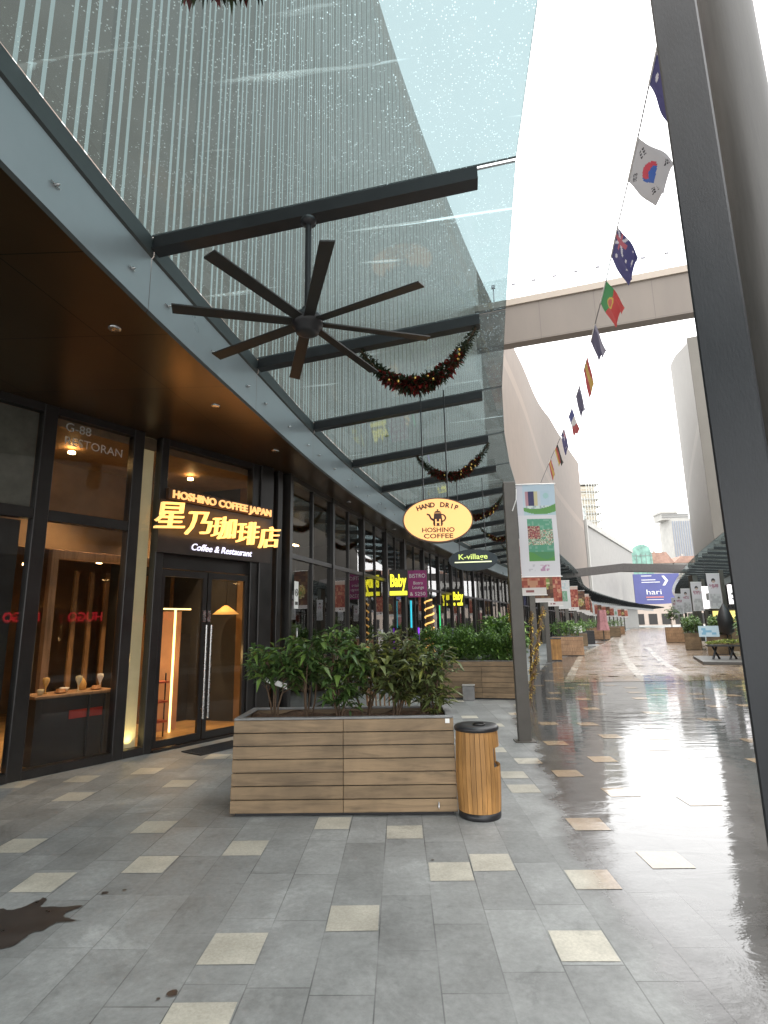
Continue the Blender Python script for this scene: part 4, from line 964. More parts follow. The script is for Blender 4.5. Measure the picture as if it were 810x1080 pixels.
# ------------------------------------------------------------------ planters
def planter_mesh(L, D, H, root, boards=7, split=True, taper=.012, woodm='planterwood'):
    # tapered board box with dark plinth and grey rim; local x along the front, y back
    bh = (H-.03)/boards; wd = MB()
    mids = [(-L/2, 0), (0, L/2)] if split else [(-L/2, L/2)]
    gap = .004
    for i in range(boards):
        z0 = .03+i*bh+gap; z1 = .03+(i+1)*bh-gap; e = taper*(boards-i)/boards
        for a, b in mids:
            wd.box((a+gap*.5 if a == 0 else a-e, -e, z0), (b-gap*.5 if b == 0 else b+e, .02-e, z1), 0, .003)
            wd.box((a+gap*.5 if a == 0 else a-e, D+e-.02, z0), (b-gap*.5 if b == 0 else b+e, D+e, z1), 0, .003)
        for x in (-L/2-e, L/2+e-.02): wd.box((x, .021-e, z0), (x+.02, D+e-.021, z1), 0, .003)
    wd.build('boards', M[woodm], root)
    MB().box((-L/2+.024, .024, 0.005), (L/2-.024, D-.024, H-.12)).build('liner', M['black'], root)
    rm = MB(); rw = .06
    rm.box((-L/2-.004, -.004, H), (L/2+.004, rw, H+.018), 0, .003).box((-L/2-.004, D-rw, H), (L/2+.004, D+.004, H+.018), 0, .003).box((-L/2-.004, rw, H), (-L/2+rw, D-rw, H+.018), 0, .003).box((L/2-rw, rw, H), (L/2+.004, D-rw, H+.018), 0, .003)
    rm.build('rim', M['gravel'], root)
    so_ = MB(); nx, ny = 26, 9; rr = random.Random(int(L*100))
    hz = [[H-.05+rr.random()*.03+.02*math.sin(i*.9+j) for i in range(nx+1)] for j in range(ny+1)]
    x0, x1, y0, y1 = -L/2+.03, L/2-.03, .03, D-.03
    for j in range(ny):
        for i in range(nx):
            so_.face([(x0+(x1-x0)*a/nx, y0+(y1-y0)*b/ny, hz[b][a]) for a, b in ((i, j), (i+1, j), (i+1, j+1), (i, j+1))], 0, None, True)
    so_.build('soil', M['soil'], root)
p1 = thing('planter', 'long timber board planter before the coffee shop beside the round bin', 'planter', (-.555, 5.54, 0))
planter_mesh(2.06, .72, .84, p1)
MB().box((.955, -.012, .795), (.995, -.006, .835)).build('label_tag', M['white'], p1)
q = MB(); q.tube([(.87, -.035, .07), (.87, -.035, .10), (.87, -.012, .115)], .007, 6); q.build('latch', M['steel'], p1)

def shrub(name, label, cat, loc, h, spread, nst, nleaf, seed, leaf='leaf', group=None, LL=.11, low=.35, parts=True):
    rr = random.Random(seed); t = thing(name, label, cat, loc, rr.random()*0, group); st_, fo = MB(), MB()
    for k in range(nst):
        a = rr.random()*6.28; r0 = .03*rr.random(); top = Vector((spread*.9*math.cos(a)*(.3+.7*rr.random()), spread*.7*math.sin(a)*(.3+.7*rr.random()), h*(.62+.38*rr.random())))
        base = Vector((r0*math.cos(a), r0*math.sin(a), -.06)); mid = base.lerp(top, .5)+Vector((rr.gauss(0, .03), rr.gauss(0, .03), .04))
        pth = [base, base.lerp(mid, .5)+Vector((rr.gauss(0, .012), 0, .01)), mid, mid.lerp(top, .5), top]; st_.tube(pth, [.011, .009, .007, .005, .003], 6)
        nb = max(6, int(nleaf/nst/6))
        for b in range(nb):
            u = low+(1-low)*rr.random()**.75; seg = u*4; i = min(3, int(seg)); p = pth[i].lerp(pth[i+1], seg-i)
            ba = rr.random()*6.28; bl = spread*(.35+.65*rr.random())*(1.05-.45*abs(u-.6)); d = Vector((math.cos(ba), math.sin(ba), .35+.5*rr.random())).normalized()
            tip = p+d*bl; tip.z = min(tip.z, h*1.08); st_.tube([p, p.lerp(tip, .6)+Vector((0, 0, .01)), tip], [.004, .003, .0015], 4, cap=False)
            for q_ in range(9):
                tt = .35+.65*rr.random(); c = p.lerp(tip, tt); la = rr.random()*6.28; ld_ = Vector((math.cos(la), math.sin(la), .15+rr.gauss(0, .45)))+d*.5
                L = LL*(.45+1.0*rr.random()**1.3); fo.leaf(c, ld_, L, L*(.24+.16*rr.random()), (rr.gauss(0, .3), rr.gauss(0, .3), 1), 0, .38)
    st_.build('stems', M['bark'], t); fo.build('foliage', M[leaf], t)
    return t
SH = [(-1.28, 5.95, .72, .29, 4, 380, 'slim shrub at the left end of the board planter'),
      (-.95, 5.92, .76, .30, 4, 460, 'shrub with two dark trunks second from the planter left end'),
      (-.62, 5.80, .82, .31, 5, 560, 'tallest leafy shrub in the middle of the board planter'),
      (-.36, 5.98, .80, .33, 5, 520, 'shrub just right of the tallest one in the planter'),
      (-.08, 5.86, .76, .31, 5, 520, 'spreading shrub with bronze leaves right of the planter middle'),
      (.20, 6.00, .68, .26, 4, 360, 'shrub second from the planter right end'),
      (.33, 5.80, .64, .22, 4, 300, 'low shrub at the right end of the board planter by the bin')]
for i, (x, y, h_, sp, ns_, nl, lab) in enumerate(SH):
    shrub('shrub', lab, 'shrub', (x, y, .80), h_, sp, ns_, nl, 20+i, ('leaf', 'leaf', 'leaf', 'leaf_m', 'leaf_m', 'leaf', 'leaf_m')[i], 'shrubs in the board planter', .125, (.42, .34, .12, .30, .22, .34, .08)[i])
pt_ = thing('plant_label', 'small white card leaning in the planter leaves', 'plant card', (-1.27, 5.88, .80), R(8))
MB().prism([(-.11, .36), (.11, .28), (.11, .335), (-.11, .41)], -.004, .004).build('card', M['white'], pt_); MB().tube([(0, .01, -.03), (0, .01, .34)], .006, 6).build('stake', M['bark'], pt_)

# rattan chair outside the shop, behind the planter
ch = thing('rattan_chair', 'rattan armchair behind the planter outside the shop', 'chair', (-.18, 8.4, 0), R(15))
for x in (-.24, .24):
    for y in (-.22, .22): MB().tube([(x, y, 0), (x*1.02, y, .42)], .018, 8).build('leg', M['rattan'], ch)
MB().box((-.28, -.26, .42), (.28, .26, .47), 0, .015).build('seat', M['rattan'], ch)
q = MB()
for i in range(15):
    t = math.pi*i/14; x, y = .30*math.cos(t), .02+.26*math.sin(t); q.tube([(x, y, .45), (x*1.15, y*1.12, .98+.06*math.sin(t))], .011, 5)
q.tube([(.345*math.cos(t), .02+.29*math.sin(t), .99+.06*math.sin(t)) for t in np.linspace(0, math.pi, 16)], .02, 6); q.build('backrest', M['rattan'], ch)

# ------------------------------------------------------------------ litter bin
bn = thing('litter_bin', 'round bin with orange timber slats and black lid beside the planter', 'litter bin', (.685, 5.53, 0))
q = MB(); n_ = 28
for k in range(n_):
    a0, a1 = 2*math.pi*(k+.04)/n_, 2*math.pi*(k+.96)/n_; am = (a0+a1)/2
    rng = [(.06, .735)]
    if abs(((am+math.pi) % (2*math.pi))-math.pi-R(-12)) < R(36): rng = [(.06, .44), (.60, .735)]
    for z0, z1 in rng:
        zz = np.linspace(z0, z1, 5); rad = lambda z: .187+.016*math.sin(math.pi*(z-.0)/.8)
        for i in range(4):
            r0, r1 = rad(zz[i]), rad(zz[i+1])
            q.face([(r0*math.cos(a0), r0*math.sin(a0), zz[i]), (r0*math.cos(a1), r0*math.sin(a1), zz[i]), (r1*math.cos(a1), r1*math.sin(a1), zz[i+1]), (r1*math.cos(a0), r1*math.sin(a0), zz[i+1])])
        for a in (a0, a1):
            for i in range(4):
                r0, r1 = rad(zz[i]), rad(zz[i+1]); q.face([(r0*math.cos(a), r0*math.sin(a), zz[i]), ((r0-.014)*math.cos(a), (r0-.014)*math.sin(a), zz[i]), ((r1-.014)*math.cos(a), (r1-.014)*math.sin(a), zz[i+1]), (r1*math.cos(a), r1*math.sin(a), zz[i+1])])
from collections import defaultdict
def weld(o, d=.0004):
    import bmesh
    b = bmesh.new(); b.from_mesh(o.data); bmesh.ops.remove_doubles(b, verts=b.verts, dist=d); b.to_mesh(o.data); b.free()
weld(q.build('slats', M['binwood'], bn))
MB().lathe([(0, .05), (.176, .05), (.176, .42), (0, .42)], 32).lathe([(.176, .42), (.150, .45), (.150, .62), (.176, .64), (.176, .735)], 32).build('liner', M['black'], bn)
MB().lathe([(0, 0), (.185, 0), (.19, .01), (.19, .058), (0, .058)], 36).build('base', M['black'], bn)
MB().lathe([(.19, .735), (.203, .74), (.205, .765), (.19, .78), (.10, .784), (0, .784)], 36).build('lid', M['black'], bn)
MB().lathe([(.05, 0), (.06, .004), (.06, .012), (.05, .014)], 20, (.02, -.05, .785)).build('ashtray_ring', M['dark'], bn)

# ------------------------------------------------------------------ second planter with hedge
p2 = thing('planter', 'second timber board planter with clipped hedge behind the banner post', 'planter', (1.85, 13.45, 0), R(-14))
planter_mesh(1.95, .75, .84, p2)
p2b = None
def hedge(label, loc, rz, L, D, h, n, seed, leaf='leaf_b', LL=.085, cat='hedge', group='hedges in the street planters'):
    rr = random.Random(seed); t = thing('hedge', label, cat, loc, rz, group); fo, st_ = MB(), MB()
    for k in range(max(3, int(L/.22))):
        x = -L/2+.1+(L-.2)*rr.random(); y = D*(.2+.6*rr.random()); st_.tube([(x, y, -.05), (x+rr.gauss(0, .04), y, h*.5), (x+rr.gauss(0, .07), y, h*.8)], [.012, .009, .004], 5)
    lum = [(rr.random()*6, rr.random()*6) for _ in range(3)]
    for i in range(n):
        x = (rr.random()-.5)*L; y = D*rr.random(); tp = h*(.80+.16*math.sin(x*5+lum[0][0])*math.sin(y*6+lum[0][1])+.10*math.sin(x*11+lum[1][0])+.07*rr.random())
        z = tp*(.06+.94*rr.random()**.62); ed = 1+.10*math.sin(z*9+x*4); d = Vector((rr.gauss(0, 1)+x/L, rr.gauss(0, 1)+(y/D-.5)*2, .5+rr.gauss(0, .7)))
        l_ = LL*(.6+.8*rr.random()); fo.leaf((x*ed, (y-D/2)*ed+D/2, z), d, l_, l_*.42, (rr.gauss(0, .4), rr.gauss(0, .4), 1), 0, .25)
    st_.build('stems', M['bark'], t); fo.build('foliage', M[leaf], t); return t
hedge('clipped green hedge in the second board planter', (1.85, 13.45, .80), R(-14), 1.95, .75, .80, 9500, 41)
hedge('green shrubs in the second planter end nearest the lounge', (1.2, 14.6, .80), R(10), 1.4, .7, .85, 5000, 42)
p3 = thing('planter', 'timber planter hidden behind the second hedge by the lounge', 'planter', (1.2, 14.6, 0), R(10)); planter_mesh(1.4, .7, .84, p3, split=False)
jb = thing('junction_box', 'small grey metal box on the paving before the second planter', 'junction box', (1.52, 13.32, 0), R(-12))
MB().box((-.13, -.08, 0), (.13, .08, .32), 0, .008).build('case', M['gravel'], jb); MB().box((-.14, -.09, .32), (.14, .09, .345), 0, .004).build('lid', M['concrete'], jb)

# ------------------------------------------------------------------ printed sheets
def sheet(name, w, h, nx, ny, colf, shape, parent, matl, thick=.004):
    m = MB(); vs = []
    for j in range(ny+1):
        for i in range(nx+1): vs.append(shape(i/nx, j/ny))
    fs = [(j*(nx+1)+i, j*(nx+1)+i+1, (j+1)*(nx+1)+i+1, (j+1)*(nx+1)+i) for j in range(ny) for i in range(nx)]
    m.raw(vs, fs, 0, True); o = m.build(name, matl, parent)
    ca = o.data.color_attributes.new('ink', 'FLOAT_COLOR', 'CORNER'); buf = []
    cols = [colf((i+.5)/nx, (j+.5)/ny) for j in range(ny) for i in range(nx)]
    for p in o.data.polygons:
        c = cols[p.index]
        for _ in p.loop_indices: m_ = (c[0]+c[1]+c[2])/3; buf += [(c[0]*.84+m_*.16)*.88, (c[1]*.84+m_*.16)*.88, (c[2]*.84+m_*.16)*.88, 1]
    ca.data.foreach_set('color', buf); return o
def vnoise(x, y, s=0):
    n = math.sin(x*12.9898+y*78.233+s*3.1)*43758.5453; return n-math.floor(n)
def cell(u, v, nx, ny, s): return vnoise(math.floor(u*nx), math.floor(v*ny), s)
WH = (.70, .70, .74)
def banner_green(u, v):
    if v > .80 or v > .74+.06*abs(u-.55)*2:
        pass
    if v > .66:
        gb = .685+.10*(u-.6)**2*2
        if u > .17:
            if v < gb+.02+.05*u and v > gb-.015: return (.12, .36, .08)
            if .73 < v < .93 and .2 < u < .85:
                k = cell(u, v*1.0, 13, 3, 2)
                if v < .77: return (.62, .72, .70) if cell(u, v, 22, 60, 4) > .4 else (.35, .45, .5)
                if u > .62: return (.35, .62, .62) if (u-.76)**2+((v-.875)*2.2)**2 < .005 else (.45, .62, .74)
                return [(.05, .05, .14), (.5, .25, .3), (.6, .55, .3), (.75, .76, .8), (.10, .10, .25), (.55, .62, .7)][int(k*5.99)]
            return (.48, .64, .76) if v > .72 else (.42, .60, .66)
        return (.62, .64, .72)
    if .16 < v < .62 and .22 < u < .88:
        if v < .26: return (.10, .34, .07) if v < .22+.04*math.sin(u*7) else (.08, .30, .12)
        if .40 < v < .54 and u < .55: return [(.30, .05, .07), (.42, .12, .10), (.55, .38, .25), (.20, .08, .08)][int(cell(u, v, 40, 90, 3)*3.99)]
        if .33 < v < .50: return [(.50, .50, .30), (.10, .33, .20), (.62, .62, .50), (.35, .20, .15), (.12, .38, .26)][int(cell(u, v, 50, 110, 5)*4.99)]
        return (.09, .36, .22) if cell(u, v, 20, 44, 6) > .25 else (.18, .42, .30)
    if .05 < v < .12 and .5 < u < .72: return (.52, .28, .44) if cell(u, v, 26, 60, 7) > .4 else WH
    if .05 < v < .13 and .2 < u < .36: return (.55, .55, .6) if cell(u, v, 20, 60, 8) > .5 else WH
    return WH
def banner_red(u, v, s=1):
    if v < .14: return (.70, .66, .64) if not (.05 < v < .10 and .2 < u < .5 and cell(u, v, 20, 60, s) > .4) else (.3, .1, .1)
    if v > .86: return (.66, .50, .42)
    k = cell(u, v, 9, 16, s)
    return [(.42, .085, .05), (.36, .07, .04), (.50, .14, .08), (.30, .05, .04), (.55, .26, .14)][int(k*4.99)]
def banner_food(u, v, s=1):
    d = (u-.5)**2+((v-.45)*1.7)**2
    if v < .10: return (.66, .62, .60)
    if d < .10: return [(.55, .42, .10), (.22, .30, .06), (.45, .22, .08), (.60, .52, .30)][int(cell(u, v, 14, 30, s)*3.99)]
    return [(.10, .05, .035), (.16, .07, .04), (.22, .12, .05)][int(cell(u, v, 6, 14, s)*2.99)]
def banner_white(u, v, s=1):
    if .25 < v < .62 and .22 < u < .78: return (.16, .36, .22) if cell(u, v, 10, 20, s) > .3 else (.32, .46, .38)
    if v > .72 and cell(u, v, 14, 30, s) > .6: return (.42, .56, .60)
    return (.62, .64, .64)
def banner_face(u, v, s=1):
    if (u-.5)**2+((v-.80)*2.4)**2 < .028:
        return (.05, .045, .05) if v > .80 or abs(u-.5) > .12 else (.50, .36, .30)
    if .62 < v < .70 and .15 < u < .85: return (.40, .20, .26) if cell(u, v, 12, 40, s) > .35 else (.55, .5, .54)
    if .56 < v < .61 and .2 < u < .8: return (.45, .25, .32) if cell(u, v, 16, 50, s) > .4 else (.58, .55, .58)
    if v < .42 and .12 < u < .88: return (.42, .42, .44) if cell(u, v, 8, 14, s) > .45 else (.54, .54, .56)
    return (.60, .58, .62)
def banner_post(label, p, t, face_rz, colf, bann_label, h=3.9, side=1, hb=1.45, nx=16, ny=36, wb=.58, z0=2.40):
    rz = face_rz
    po_ = thing('banner_post', label, 'banner post', p, rz, 'banner posts along the street')
    MB().box((-.095, -.05, 0), (.095, .05, h), 0, .006).build('post', M['post'], po_)
    MB().box((-.15, -.11, 0), (.15, .11, .015)).build('base_plate', M['post'], po_)
    MB().tube([(.0, 0, z0+hb+.01), (side*(wb+.13), 0, z0+hb+.01)], .010, 6).tube([(.0, 0, z0-.01), (side*(wb+.13), 0, z0-.01)], .008, 6).build('banner_arms', M['white'], po_)
    b = thing('street_banner', bann_label, 'banner', Vector(p)+Vector((0, 0, z0)), rz, 'printed banners on the posts')
    x0 = .11 if side > 0 else -.11-wb
    sheet('cloth', wb, hb, nx, ny, colf, lambda u, v: (x0+u*wb, .012*math.sin(v*9+u*2)*(1 if nx > 10 else .3)-.0, v*hb), b, M['print'])
    q = MB()
    for zz in (.03, hb-.03): q.tube([(side*.095, 0, zz), (side*.115, 0, zz)], .006, 5)
    q.build('ties', M['white'], b)
    return po_
p, t = LC.at(LC.sY(8.2), 3.38)
banner_post('slim grey post carrying the green and white banner beside the bin', Vector((1.785, 8.75, 0)), t, R(-1), banner_green, 'white and green printed banner on the nearest grey post', nx=66, ny=150, wb=.60)
# white string tied round the near post
q = MB(); q.tube([(1.885, 8.69, 3.78), (1.87, 8.68, 3.6), (1.80, 8.68, 3.42)], .008, 5); tag(q.build('string', M['white']), 'white string tied to the nearest grey banner post', 'string')
fns = [lambda u, v: banner_red(u, v, 1), lambda u, v: banner_food(u, v, 2), lambda u, v: banner_red(u, v, 3), lambda u, v: banner_white(u, v, 4), lambda u, v: banner_red(u, v, 5), lambda u, v: banner_food(u, v, 6), lambda u, v: banner_red(u, v, 8), lambda u, v: banner_food(u, v, 9), lambda u, v: banner_red(u, v, 10), lambda u, v: banner_red(u, v, 11), lambda u, v: banner_white(u, v, 12), lambda u, v: banner_red(u, v, 13), lambda u, v: banner_food(u, v, 14)]
kinds = ['orange red', 'dark food', 'red', 'white and green', 'red', 'dark food', 'red', 'dark food', 'red', 'red', 'white and green', 'red', 'dark food']
s0 = LC.sY(15.6)
for i in range(20):
    s_ = s0+i*5.6; p, t = LC.at(s_, 3.35); o_ = ordw[i]
    banner_post('grey banner post under the left canopy edge, %s from the bin' % o_, p, t, ang(t)-R(80), fns[i % 13], '%s printed banner on the %s post from the bin' % (kinds[i % 13], o_), nx=12, ny=24, wb=.62)
ordR = ['first', 'second', 'third', 'fourth', 'fifth', 'sixth', 'seventh', 'eighth']
for i, Y in enumerate((23.2, 29.5, 36.0, 43.5, 52, 61)):
    p, t = RC.at(RC.sY(Y), .1)
    banner_post('grey banner post under the right canopy, %s beyond the dark column' % ordR[i], p, t, ang(t)-R(62), lambda u, v, k=i: banner_face(u, v, k), 'white banner with a dark haired portrait, %s beyond the dark column' % ordR[i], side=-1, nx=26, ny=60, wb=.72, hb=1.75, z0=2.25, h=4.2)

# ------------------------------------------------------------------ flags on a rope
rope_pts = [(2.05, 2.2, 6.95), (2.49, 4.3, 6.88), (2.76, 5.5, 6.84), (3.01, 6.7, 6.80), (3.28, 7.9, 6.77), (3.52, 9.1, 6.76), (3.80, 10.4, 6.74), (4.05, 11.7, 6.72), (4.30, 13.2, 6.72), (4.58, 15.1, 6.72), (4.85, 17, 6.76), (5.25, 19.5, 6.85), (6.2, 25, 7.2)]
rp_ = MB().tube(rope_pts, .008, 5); tag(rp_.build('flag_rope', M['rope']), 'thin grey rope strung over the street carrying national flags', 'rope')
BLUE = (.06, .06, .22)
def fl_blue(u, v):
    if u < .45 and v > .5:
        if abs(u-.22) < .03 or abs(v-.75) < .05: return (.5, .1, .15)
        if abs((u/.45)-(v-.5)*2) < .1 or abs((u/.45)+(v-.5)*2-1) < .1: return (.6, .6, .7)
        return BLUE
    for (a, b, r) in ((.72, .78, .035), (.72, .22, .035), (.6, .5, .03), (.84, .56, .03), (.22, .25, .05)):
        if (u-a)**2+((v-b)*.66)**2 < r*r: return (.62, .62, .7)
    return BLUE
def fl_korea(u, v):
    x, y = (u-.5)*1.5, v-.5; r = math.hypot(x, y)
    if r < .25:
        c, s_ = math.cos(-.59), math.sin(-.59); xr, yr = x*c-y*s_, x*s_+y*c
        if (xr+.125)**2+yr**2 < .0156: return (.60, .04, .08)
        if (xr-.125)**2+yr**2 < .0156: return (.03, .12, .48)
        return (.60, .04, .08) if yr > 0 else (.03, .12, .48)
    for sx in (-1, 1):
        for sy in (-1, 1):
            cx, cy = sx*.46, sy*.30; a = math.atan2(sy*.30, sx*.46); dx, dy = x-cx, y-cy
            pr, pp = dx*math.cos(a)+dy*math.sin(a), -dx*math.sin(a)+dy*math.cos(a)
            if abs(pp) < .09 and abs(pr) < .085 and (int((pr+.085)/.034) % 2 == 0) and not ((sx*sy < 0) and abs(pp) < .012): return (.04, .04, .05)
    return (.50, .50, .53)  # white field greyed to stand in for backlit shade
def fl_port(u, v):
    if (u-.4)**2*2.25+(v-.5)**2 < .035: return (.65, .5, .06) if (u-.4)**2*2.25+(v-.5)**2 > .016 else (.62, .12, .1)
    return (.05, .30, .10) if u < .4 else (.60, .05, .05)
def fl_spain(u, v): return (.58, .38, .05) if .25 < v < .75 else (.50, .04, .05)
def fl_ger(u, v): return (.03, .03, .03) if v > .66 else ((.5, .05, .04) if v > .33 else (.6, .42, .06))
def fl_navy(u, v): return (.09, .09, .18) if v < .8 else (.30, .30, .42)
def fl_tri(u, v): return (.06, .08, .3) if u < .33 else ((.7, .7, .72) if u < .66 else (.5, .06, .07))
flags = [(4.05, fl_blue, 'dark blue flag with small white stars nearest the dark column'), (5.25, fl_korea, 'white flag with red and blue disc and black bars'), (6.6, fl_blue, 'blue starred flag between the white and the red green flags'), (7.75, fl_port, 'green and red flag with a yellow emblem'), (9.0, fl_navy, 'plain navy flag just below the green and red flag'), (10.2, fl_spain, 'red and yellow striped flag in the middle of the rope'), (11.5, fl_navy, 'slim navy flag hanging before the tan wall edge'), (12.8, fl_tri, 'small blue white red flag before the tan wall'), (14.2, fl_blue, 'small blue flag near the far end of the rope'), (15.6, fl_ger, 'small black red gold flag above the green banner'), (17.2, fl_spain, 'last small yellow and red flag above the green banner')]
RY = np.array([p[1] for p in rope_pts]); 
def ropeP(y): return Vector((np.interp(y, RY, [p[0] for p in rope_pts]), y, np.interp(y, RY, [p[2] for p in rope_pts])))
for i, (Y, fn, lab) in enumerate(flags):
    a = ropeP(Y); b = ropeP(Y+.62); hd_ = (b-a).normalized(); L = .50 if i < 5 else .55; rr = random.Random(i*7+1)
    # cloth hangs from its hoist edge on the rope: the fly end sags down and swings to the right
    sw = (.40, .74, .55, .55, .3)[i] if i < 5 else .16+.14*rr.random(); yb = rr.uniform(-.05, .12); ph = rr.random()*6; wav = .05 if i < 5 else .03
    f_ = thing('national_flag', lab, 'flag', a, 0, 'national flags on the rope')
    def shp(u, v, a=a, hd_=hd_, sw=sw, yb=yb, ph=ph, L=L):
        pt = hd_*(.62*(1-v)); d_ = L*u
        side = sw*d_*(.75+.25*v); down = d_*math.sqrt(max(.05, 1-sw*sw))
        return Vector((pt.x+side, pt.y+yb*d_+(wav*math.sin(u*5+ph+v*2)+.05*math.sin(v*12+u*3+ph))*u, pt.z-down+(.05*math.sin(u*4+v*5+ph)+.03*math.sin(v*13+ph))*u))
    sheet('cloth', .6, .95, 48 if i < 5 else 20, 32 if i < 5 else 14, fn, shp, f_, M['flagcloth'])
    MB().tube([(0, 0, 0), tuple(hd_*.62)], .012, 5).build('hem', M['white'], f_)

# ------------------------------------------------------------------ bridge and far structures
br = thing('footbridge', 'pale beige bridge spanning high over the street', 'bridge', (11.5, 29.4, 18))
bd = Vector((9.35, -2.9, 0)).normalized(); bn_ = Vector((-bd.y, bd.x, 0)); c0 = Vector((11.4, 29.45, 0))
def panel_mat(name, col, w_, h_, rough=.6):
    m = mat(name, col, rough, 0, .10, .5, stretch=(1, 1, .25)); n, l = m.node_tree.nodes, m.node_tree.links; b = n['Principled BSDF']
    tc = node(n, 'ShaderNodeTexCoord'); sp = node(n, 'ShaderNodeSeparateXYZ'); l.new(tc.outputs['Object'], sp.inputs[0]); prev = None
    for ax, d_ in ((0, w_), (2, h_)):
        q1 = node(n, 'ShaderNodeMath', operation='DIVIDE'); l.new(sp.outputs[ax], q1.inputs[0]); q1.inputs[1].default_value = d_
        q2 = node(n, 'ShaderNodeMath', operation='FRACT'); l.new(q1.outputs[0], q2.inputs[0])
        q3 = node(n, 'ShaderNodeMath', operation='GREATER_THAN'); l.new(q2.outputs[0], q3.inputs[0]); q3.inputs[1].default_value = .035/d_
        if prev is None: prev = q3
        else:
            q4 = node(n, 'ShaderNodeMath', operation='MULTIPLY'); l.new(prev.outputs[0], q4.inputs[0]); l.new(q3.outputs[0], q4.inputs[1]); prev = q4
    mr = node(n, 'ShaderNodeMapRange'); mr.inputs['To Min'].default_value = .72; l.new(prev.outputs[0], mr.inputs[0])
    src = b.inputs['Base Color'].links[0].from_socket; vm = node(n, 'ShaderNodeVectorMath', operation='SCALE'); l.new(src, vm.inputs[0]); l.new(mr.outputs[0], vm.inputs['Scale']); l.new(vm.outputs[0], b.inputs['Base Color'])
    return m
M['bridge'] = panel_mat('bridge_cladding_panels', (.165, .142, .122), 2.9, 30)
def BT(p): return tuple(c0+bd*p[0]+bn_*p[1]+Vector((0, 0, p[2])))
MB().box((-9, 0, 17.95), (22, .7, 20.35), T=BT).build('deck', M['bridge'], br, True)
MB().box((-9, -.12, 20.351), (22, .8, 20.75), T=BT).build('parapet', M['bridgetrim'], br, True)
for k in range(13):
    q = MB(); x = -5.5+k*1.2; q.box((x-.03, .0, 20.76), (x+.03, .06, 21.9), T=BT); q.box((x-.11, -.04, 21.75), (x+.11, .10, 21.95), T=BT); q.build('rail_post', mat('rail_post', (.5, .5, .55), .4) if k == 0 else bpy.data.materials['rail_post'], br, True)
q = MB()
q.box((-9, .025, 20.76), (22, .035, 22.3), T=BT); q.build('glass_rail', glass('rail_glass', (.93, .95, .95), 1.1), br, True)

db = thing('street_beam', 'dark bent beam crossing the street at canopy height', 'beam', (18, 47, 5))
pts = [(11.6, 47, 5.05), (13.7, 47, 5.25), (18.6, 47, 5.72), (24.4, 47, 5.50)]
q = MB()
for a, b in zip(pts[:-1], pts[1:]):
    q.hull([(a[0], a[1], a[2]), (a[0], a[1]+.6, a[2]), (a[0], a[1]+.6, a[2]+.66), (a[0], a[1], a[2]+.66)], [(b[0], b[1], b[2]), (b[0], b[1]+.6, b[2]), (b[0], b[1]+.6, b[2]+.66), (b[0], b[1], b[2]+.66)])
q.build('girder', mat('dark_girder', (.075, .068, .065), .6), db, True)
for x in (11.7, 24.3): MB().box((x-.2, 46.95, 0), (x+.2, 47.65, 5.3)).build('support', M['post'], db, True)

ww = thing('white_building', 'pale grey paneled building past the tan wall', 'building', (36, 106, 0))
q = MB(); a, b = Vector((35.0, 104.5, 0)), Vector((66.0, 160, 0)); back = Vector((-9, 7, 0))
def quadwall(mb, a, b, z0, za, zb_, bk, mi=0):
    L = (b-a).length
    mb.face([up(a, z0), up(b, z0), up(b, zb_), up(a, za)], mi, [(0, z0), (L, z0), (L, zb_), (0, za)])
    mb.face([up(a+bk, z0), up(a, z0), up(a, za), up(a+bk, za)], mi, [(0, z0), (9, z0), (9, za), (0, za)]); mb.face([up(b, z0), up(b+bk, z0), up(b+bk, zb_), up(b, zb_)], mi, [(0, z0), (9, z0), (9, za), (0, za)])
    mb.face([up(a, za), up(b, zb_), up(b+bk, zb_), up(a+bk, za)], mi)
quadwall(q, a, b, 0, 20.4, 21.4, back); q.build('wall', M['palewall'], ww, True)
dv = (b-a).normalized(); nv = Vector((dv.y, -dv.x, 0))*.35
q = MB()
for z0, z1 in ((.0, .9),):
    q.hull([up(a+nv, 19.5), up(a, 19.5), up(a, 20.6), up(a+nv, 20.6)], [up(b+nv, 20.5), up(b, 20.5), up(b, 21.6), up(b+nv, 21.6)])
q.hull([up(a+nv, 0), up(a+dv*.9+nv, 0), up(a+dv*.9, 0), up(a, 0)], [up(a+nv, 19.5), up(a+dv*.9+nv, 19.5), up(a+dv*.9, 19.5), up(a, 19.5)])
q.hull([up(a+nv*1.6, 5.0), up(a+nv*.02, 5.0), up(a, 5.9), up(a+nv*1.6, 5.9)], [up(b+nv*1.6, 5.6), up(b+nv*.02, 5.6), up(b, 6.5), up(b+nv*1.6, 6.5)])
q.build('trim', M['concrete'], ww, True)

bb = thing('billboard', 'blue hanging billboard with white arrow at the street end', 'billboard', (60.8, 136, 5.2), R(-4))
q = MB(); n_ = 12
for i in range(n_):
    x0, x1 = -4.8+10.5*i/n_, -4.8+10.5*(i+1)/n_; f = lambda x: .25+.35*((x+.2)/5)**2*.8
    q.hull([(x0, 0, f(x0)), (x1, 0, f(x1)), (x1, .3, f(x1)), (x0, .3, f(x0))], [(x0, 0, 7.4), (x1, 0, 7.4), (x1, .3, 7.4), (x0, .3, 7.4)])
q.build('board', M['bluesign'], bb)
q = MB(); q.prism([(1.7, 6.9), (2.3, 6.9), (3.1, 5.75), (2.3, 4.6), (1.7, 4.6), (2.45, 5.75)], -.06, -.01)
for x0, x1, z in ((-3.0, .2, 5.9), (-3.0, 1.2, 5.35), (-3, -.6, 6.85)): q.box((x0, -.05, z), (x1, -.01, z+.16))
add_text(q, 'hari', 1.7, lambda p: (-.4+p[0], -.02-p[2], 2.55+p[1]), width=3.4, extrude=.02)
